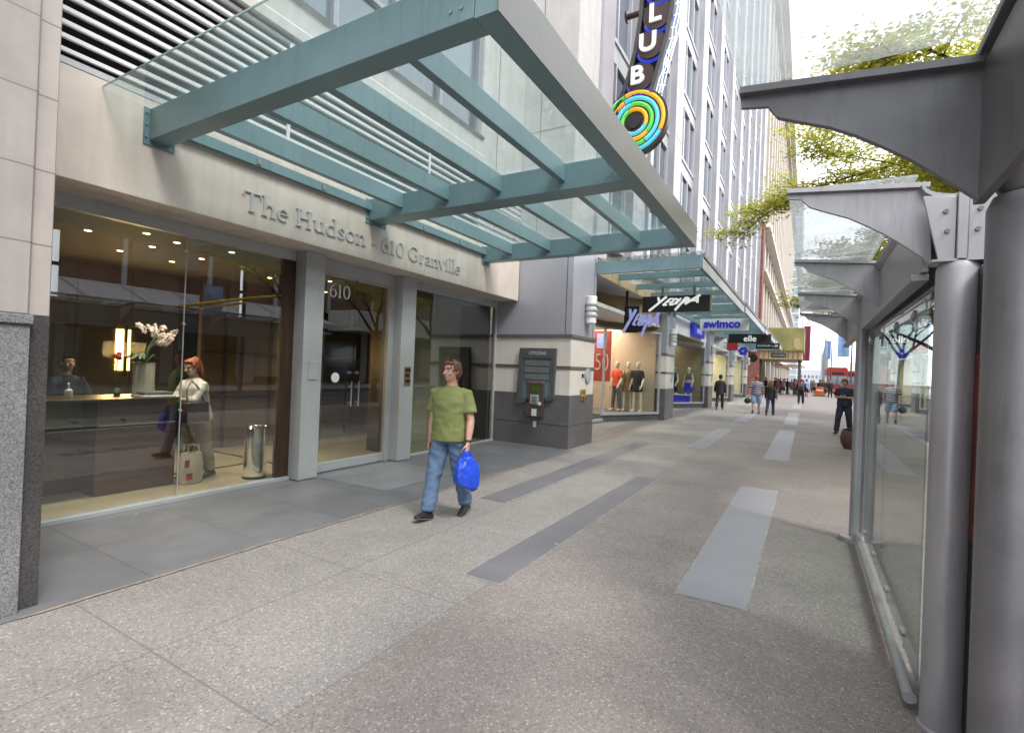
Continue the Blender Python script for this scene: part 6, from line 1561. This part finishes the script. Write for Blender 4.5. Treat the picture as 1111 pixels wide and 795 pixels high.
# man leaning by the shelter with his phone
pl = (1.06, 19.2, 0)
person('person', 'man in dark navy standing behind the shelter post looking at a phone', 'person', pl, R(165), 1.78, legs=((16, 4, 6), (2, 20, 6)), arms=(dict(elbow=(.24, .02, 1.14), wrist=(.09, .20, 1.16), curl=45, palm=(-1, 0, .4)), dict(elbow=(-.24, .02, 1.14), wrist=(-.09, .20, 1.16), curl=45, palm=(1, 0, .4))), lean=2, nod=22, top=dict(mat='navy_cloth', sleeve='short', name='polo_shirt', ease=.035), bottom=dict(mat='navy_cloth', ease=1.12), hair=dict(style='short', mat='hair_brown'), detail=1, foot=(0, 0), build_w=1.08, hem=.88,
       extras=lambda d: None)
ph = wpt(None, pl, R(165), 1.78 / 1.75, Vector((0, 0, .0)), (0, .27, 1.20))
t = thing('phone', 'small dark phone held in both hands of the man behind the post', 'phone', ph)
b = MB(); b.box(ph.x - .04, ph.x + .04, ph.y - .006, ph.y + .006, ph.z - .06, ph.z + .06); b.build('case', 'dark', t, .004); b = MB(); b.box(ph.x - .035, ph.x + .035, ph.y + .006, ph.y + .008, ph.z - .05, ph.z + .05); b.build('screen', 'pane', t)
# distant crowd
protos = [
 person('person', 'distant figure in a blue and white top walking away left of the orange barrier', 'person', (-.02, 56, 0), R(0), 1.78, top=dict(mat='banner_blue', sleeve='short', ease=.05), bottom=dict(mat='black_cloth', kind='shorts', name='shorts'), hair=dict(style='short', mat='hair_dark'), detail=0, group='distant pedestrians')[0],
 person('person', 'distant figure in black standing right of the orange barrier', 'person', (2.0, 58, 0), R(170), 1.76, legs=((2, 0, 4), (-2, 0, 4)), top=dict(mat='black_cloth', sleeve='long', ease=.05), bottom=dict(mat='black_cloth'), hair=dict(style='short', mat='hair_dark'), detail=0, group='distant pedestrians')[0],
 person('person', 'distant figure in a grey top and dark shorts in front of the red bus', 'person', (2.55, 49, 0), R(160), 1.70, top=dict(mat='grey_cloth', sleeve='short', ease=.04), bottom=dict(mat='black_cloth', kind='shorts', name='shorts'), hair=dict(style='short', mat='hair_brown'), detail=0, group='distant pedestrians')[0],
 person('person', 'distant figure in maroon among the crowd under the olive marquee', 'person', (-1.0, 60, 0), R(185), 1.70, top=dict(mat='banner_maroon', sleeve='long', ease=.04), bottom=dict(mat='jeans_dark'), hair=dict(style='long', mat='hair_dark'), detail=0, group='distant pedestrians')[0],
]
rs = random.Random(21)
crowd = 'one of the dark clad pedestrians crowding under and beyond the olive marquee'
for i in range(34):
    dup(protos[i % 4] if i % 4 != 0 else protos[1], (rs.uniform(-3.9, 1.9), rs.uniform(58, 84), 0), rs.uniform(0, 6.28), crowd, 'dark clad crowd under the marquee')
# mannequins in the shop windows
def mann(lab, loc, rz, topm, botm, kind, sl='short', H=1.82, hem=.84, arms=((2, 14, 18), (2, 14, 30))):
    return person('mannequin', lab, 'mannequin', loc, rz, H, legs=((4, 2, 3), (-3, 2, 3)), arms=arms, top=dict(mat=topm, sleeve=sl, ease=.015, name='top', wrinkle=.004), bottom=(dict(mat=botm, kind=kind, name='skirt' if kind == 'skirt' else 'trousers', ease=.95, wrinkle=.004) if botm else None), shoes=None, hair=None, skin='mannequin', faceless=True, detail=1, build_w=.88, hem=hem)
mann('mannequin in a black dress in the first shop window', (-5.22, 18.0, .26), R(160), 'black_cloth', 'black_cloth', 'skirt', 'short')
mann('mannequin in an orange red top in the first shop window', (-6.0, 18.0, .26), R(150), 'orange_red', 'grey_cloth', 'long', 'short')
mann('mannequin in a drab tan dress between two others in the first shop window', (-5.62, 18.12, .26), R(190), 'wood_tan', 'wood_tan', 'skirt', 'none')
mann('mannequin in a pale bikini top in the swimwear shop window', (-5.25, 27.2, .26), R(165), 'grey_cloth', 'sign_blue', 'shorts', 'none', hem=1.12)
mann('mannequin in a dark swimsuit at the left of the swimwear shop window', (-5.9, 26.9, .26), R(150), 'black_cloth', 'navy_cloth', 'shorts', 'none')
t = thing('blue_display_box', 'blue display box on the floor of the swimwear shop window', 'display box', (-5.5, 26.6, .26))
b = MB(); b.box(-6.0, -5.1, 26.6, 27.0, .26, .62); b.build('box', 'sign_blue', t, .02); b = MB(); b.box(-6.02, -5.08, 26.58, 27.02, .62, .65); b.build('lid', 'white', t)
t = thing('warm_window_lamp', 'warm glowing pendant lamp in the pale shop window', 'lamp', (-5.9, 36, 2.3))
b = MB(); b.ell((-5.9, 36, 2.45), .16, .16, .14); b.build('shade', 'warm_glow', t); b = MB(); b.tube([(-5.9, 36, 2.58), (-5.9, 36, 3.3)], .012, 6); b.build('cord', 'dark', t)

# ------------------------------------------------------------------ light
w = bpy.data.worlds.new('World'); scene.world = w; w.use_nodes = True
nt = w.node_tree; N = nt.nodes; L = nt.links
bg = N['Background']; sky = N.new('ShaderNodeTexSky'); sky.sky_type = 'NISHITA'; sky.sun_disc = False
SUN_EL, SUN_AZ = 52, 112     # azimuth measured clockwise from +Y
sky.sun_elevation = R(SUN_EL); sky.sun_rotation = R(SUN_AZ); sky.air_density = 1.2; sky.dust_density = 3.0; sky.ozone_density = 1.0
mx = N.new('ShaderNodeMix'); mx.data_type = 'RGBA'; mx.inputs['Factor'].default_value = .78; mx.inputs['B'].default_value = (9.4, 9.5, 9.9, 1)
L.new(sky.outputs[0], mx.inputs['A']); L.new(mx.outputs['Result'], bg.inputs[0]); bg.inputs[1].default_value = .15
sl = bpy.data.lights.new('sun', 'SUN'); sl.energy = 1.0; sl.angle = R(12); sl.color = (1, .95, .88)
so = bpy.data.objects.new('sun', sl); COL.objects.link(so)
dv = Vector((math.sin(R(SUN_AZ)) * math.cos(R(SUN_EL)), math.cos(R(SUN_AZ)) * math.cos(R(SUN_EL)), math.sin(R(SUN_EL))))
so.rotation_euler = dv.to_track_quat('Z', 'Y').to_euler(); so.location = dv * 60
for o in bpy.data.objects:
    for kx in ('_k', '_drop'):
        if kx in o: del o[kx]
vs = scene.view_settings; vs.view_transform = 'Standard'; vs.look = 'None'; vs.exposure = 1.22; vs.gamma = 1.0; vs.use_curve_mapping = False
scene.render.engine = 'CYCLES'
scene.cycles.max_bounces = 10; scene.cycles.diffuse_bounces = 4; scene.cycles.glossy_bounces = 5; scene.cycles.transparent_max_bounces = 24; scene.cycles.caustics_reflective = False; scene.cycles.caustics_refractive = False
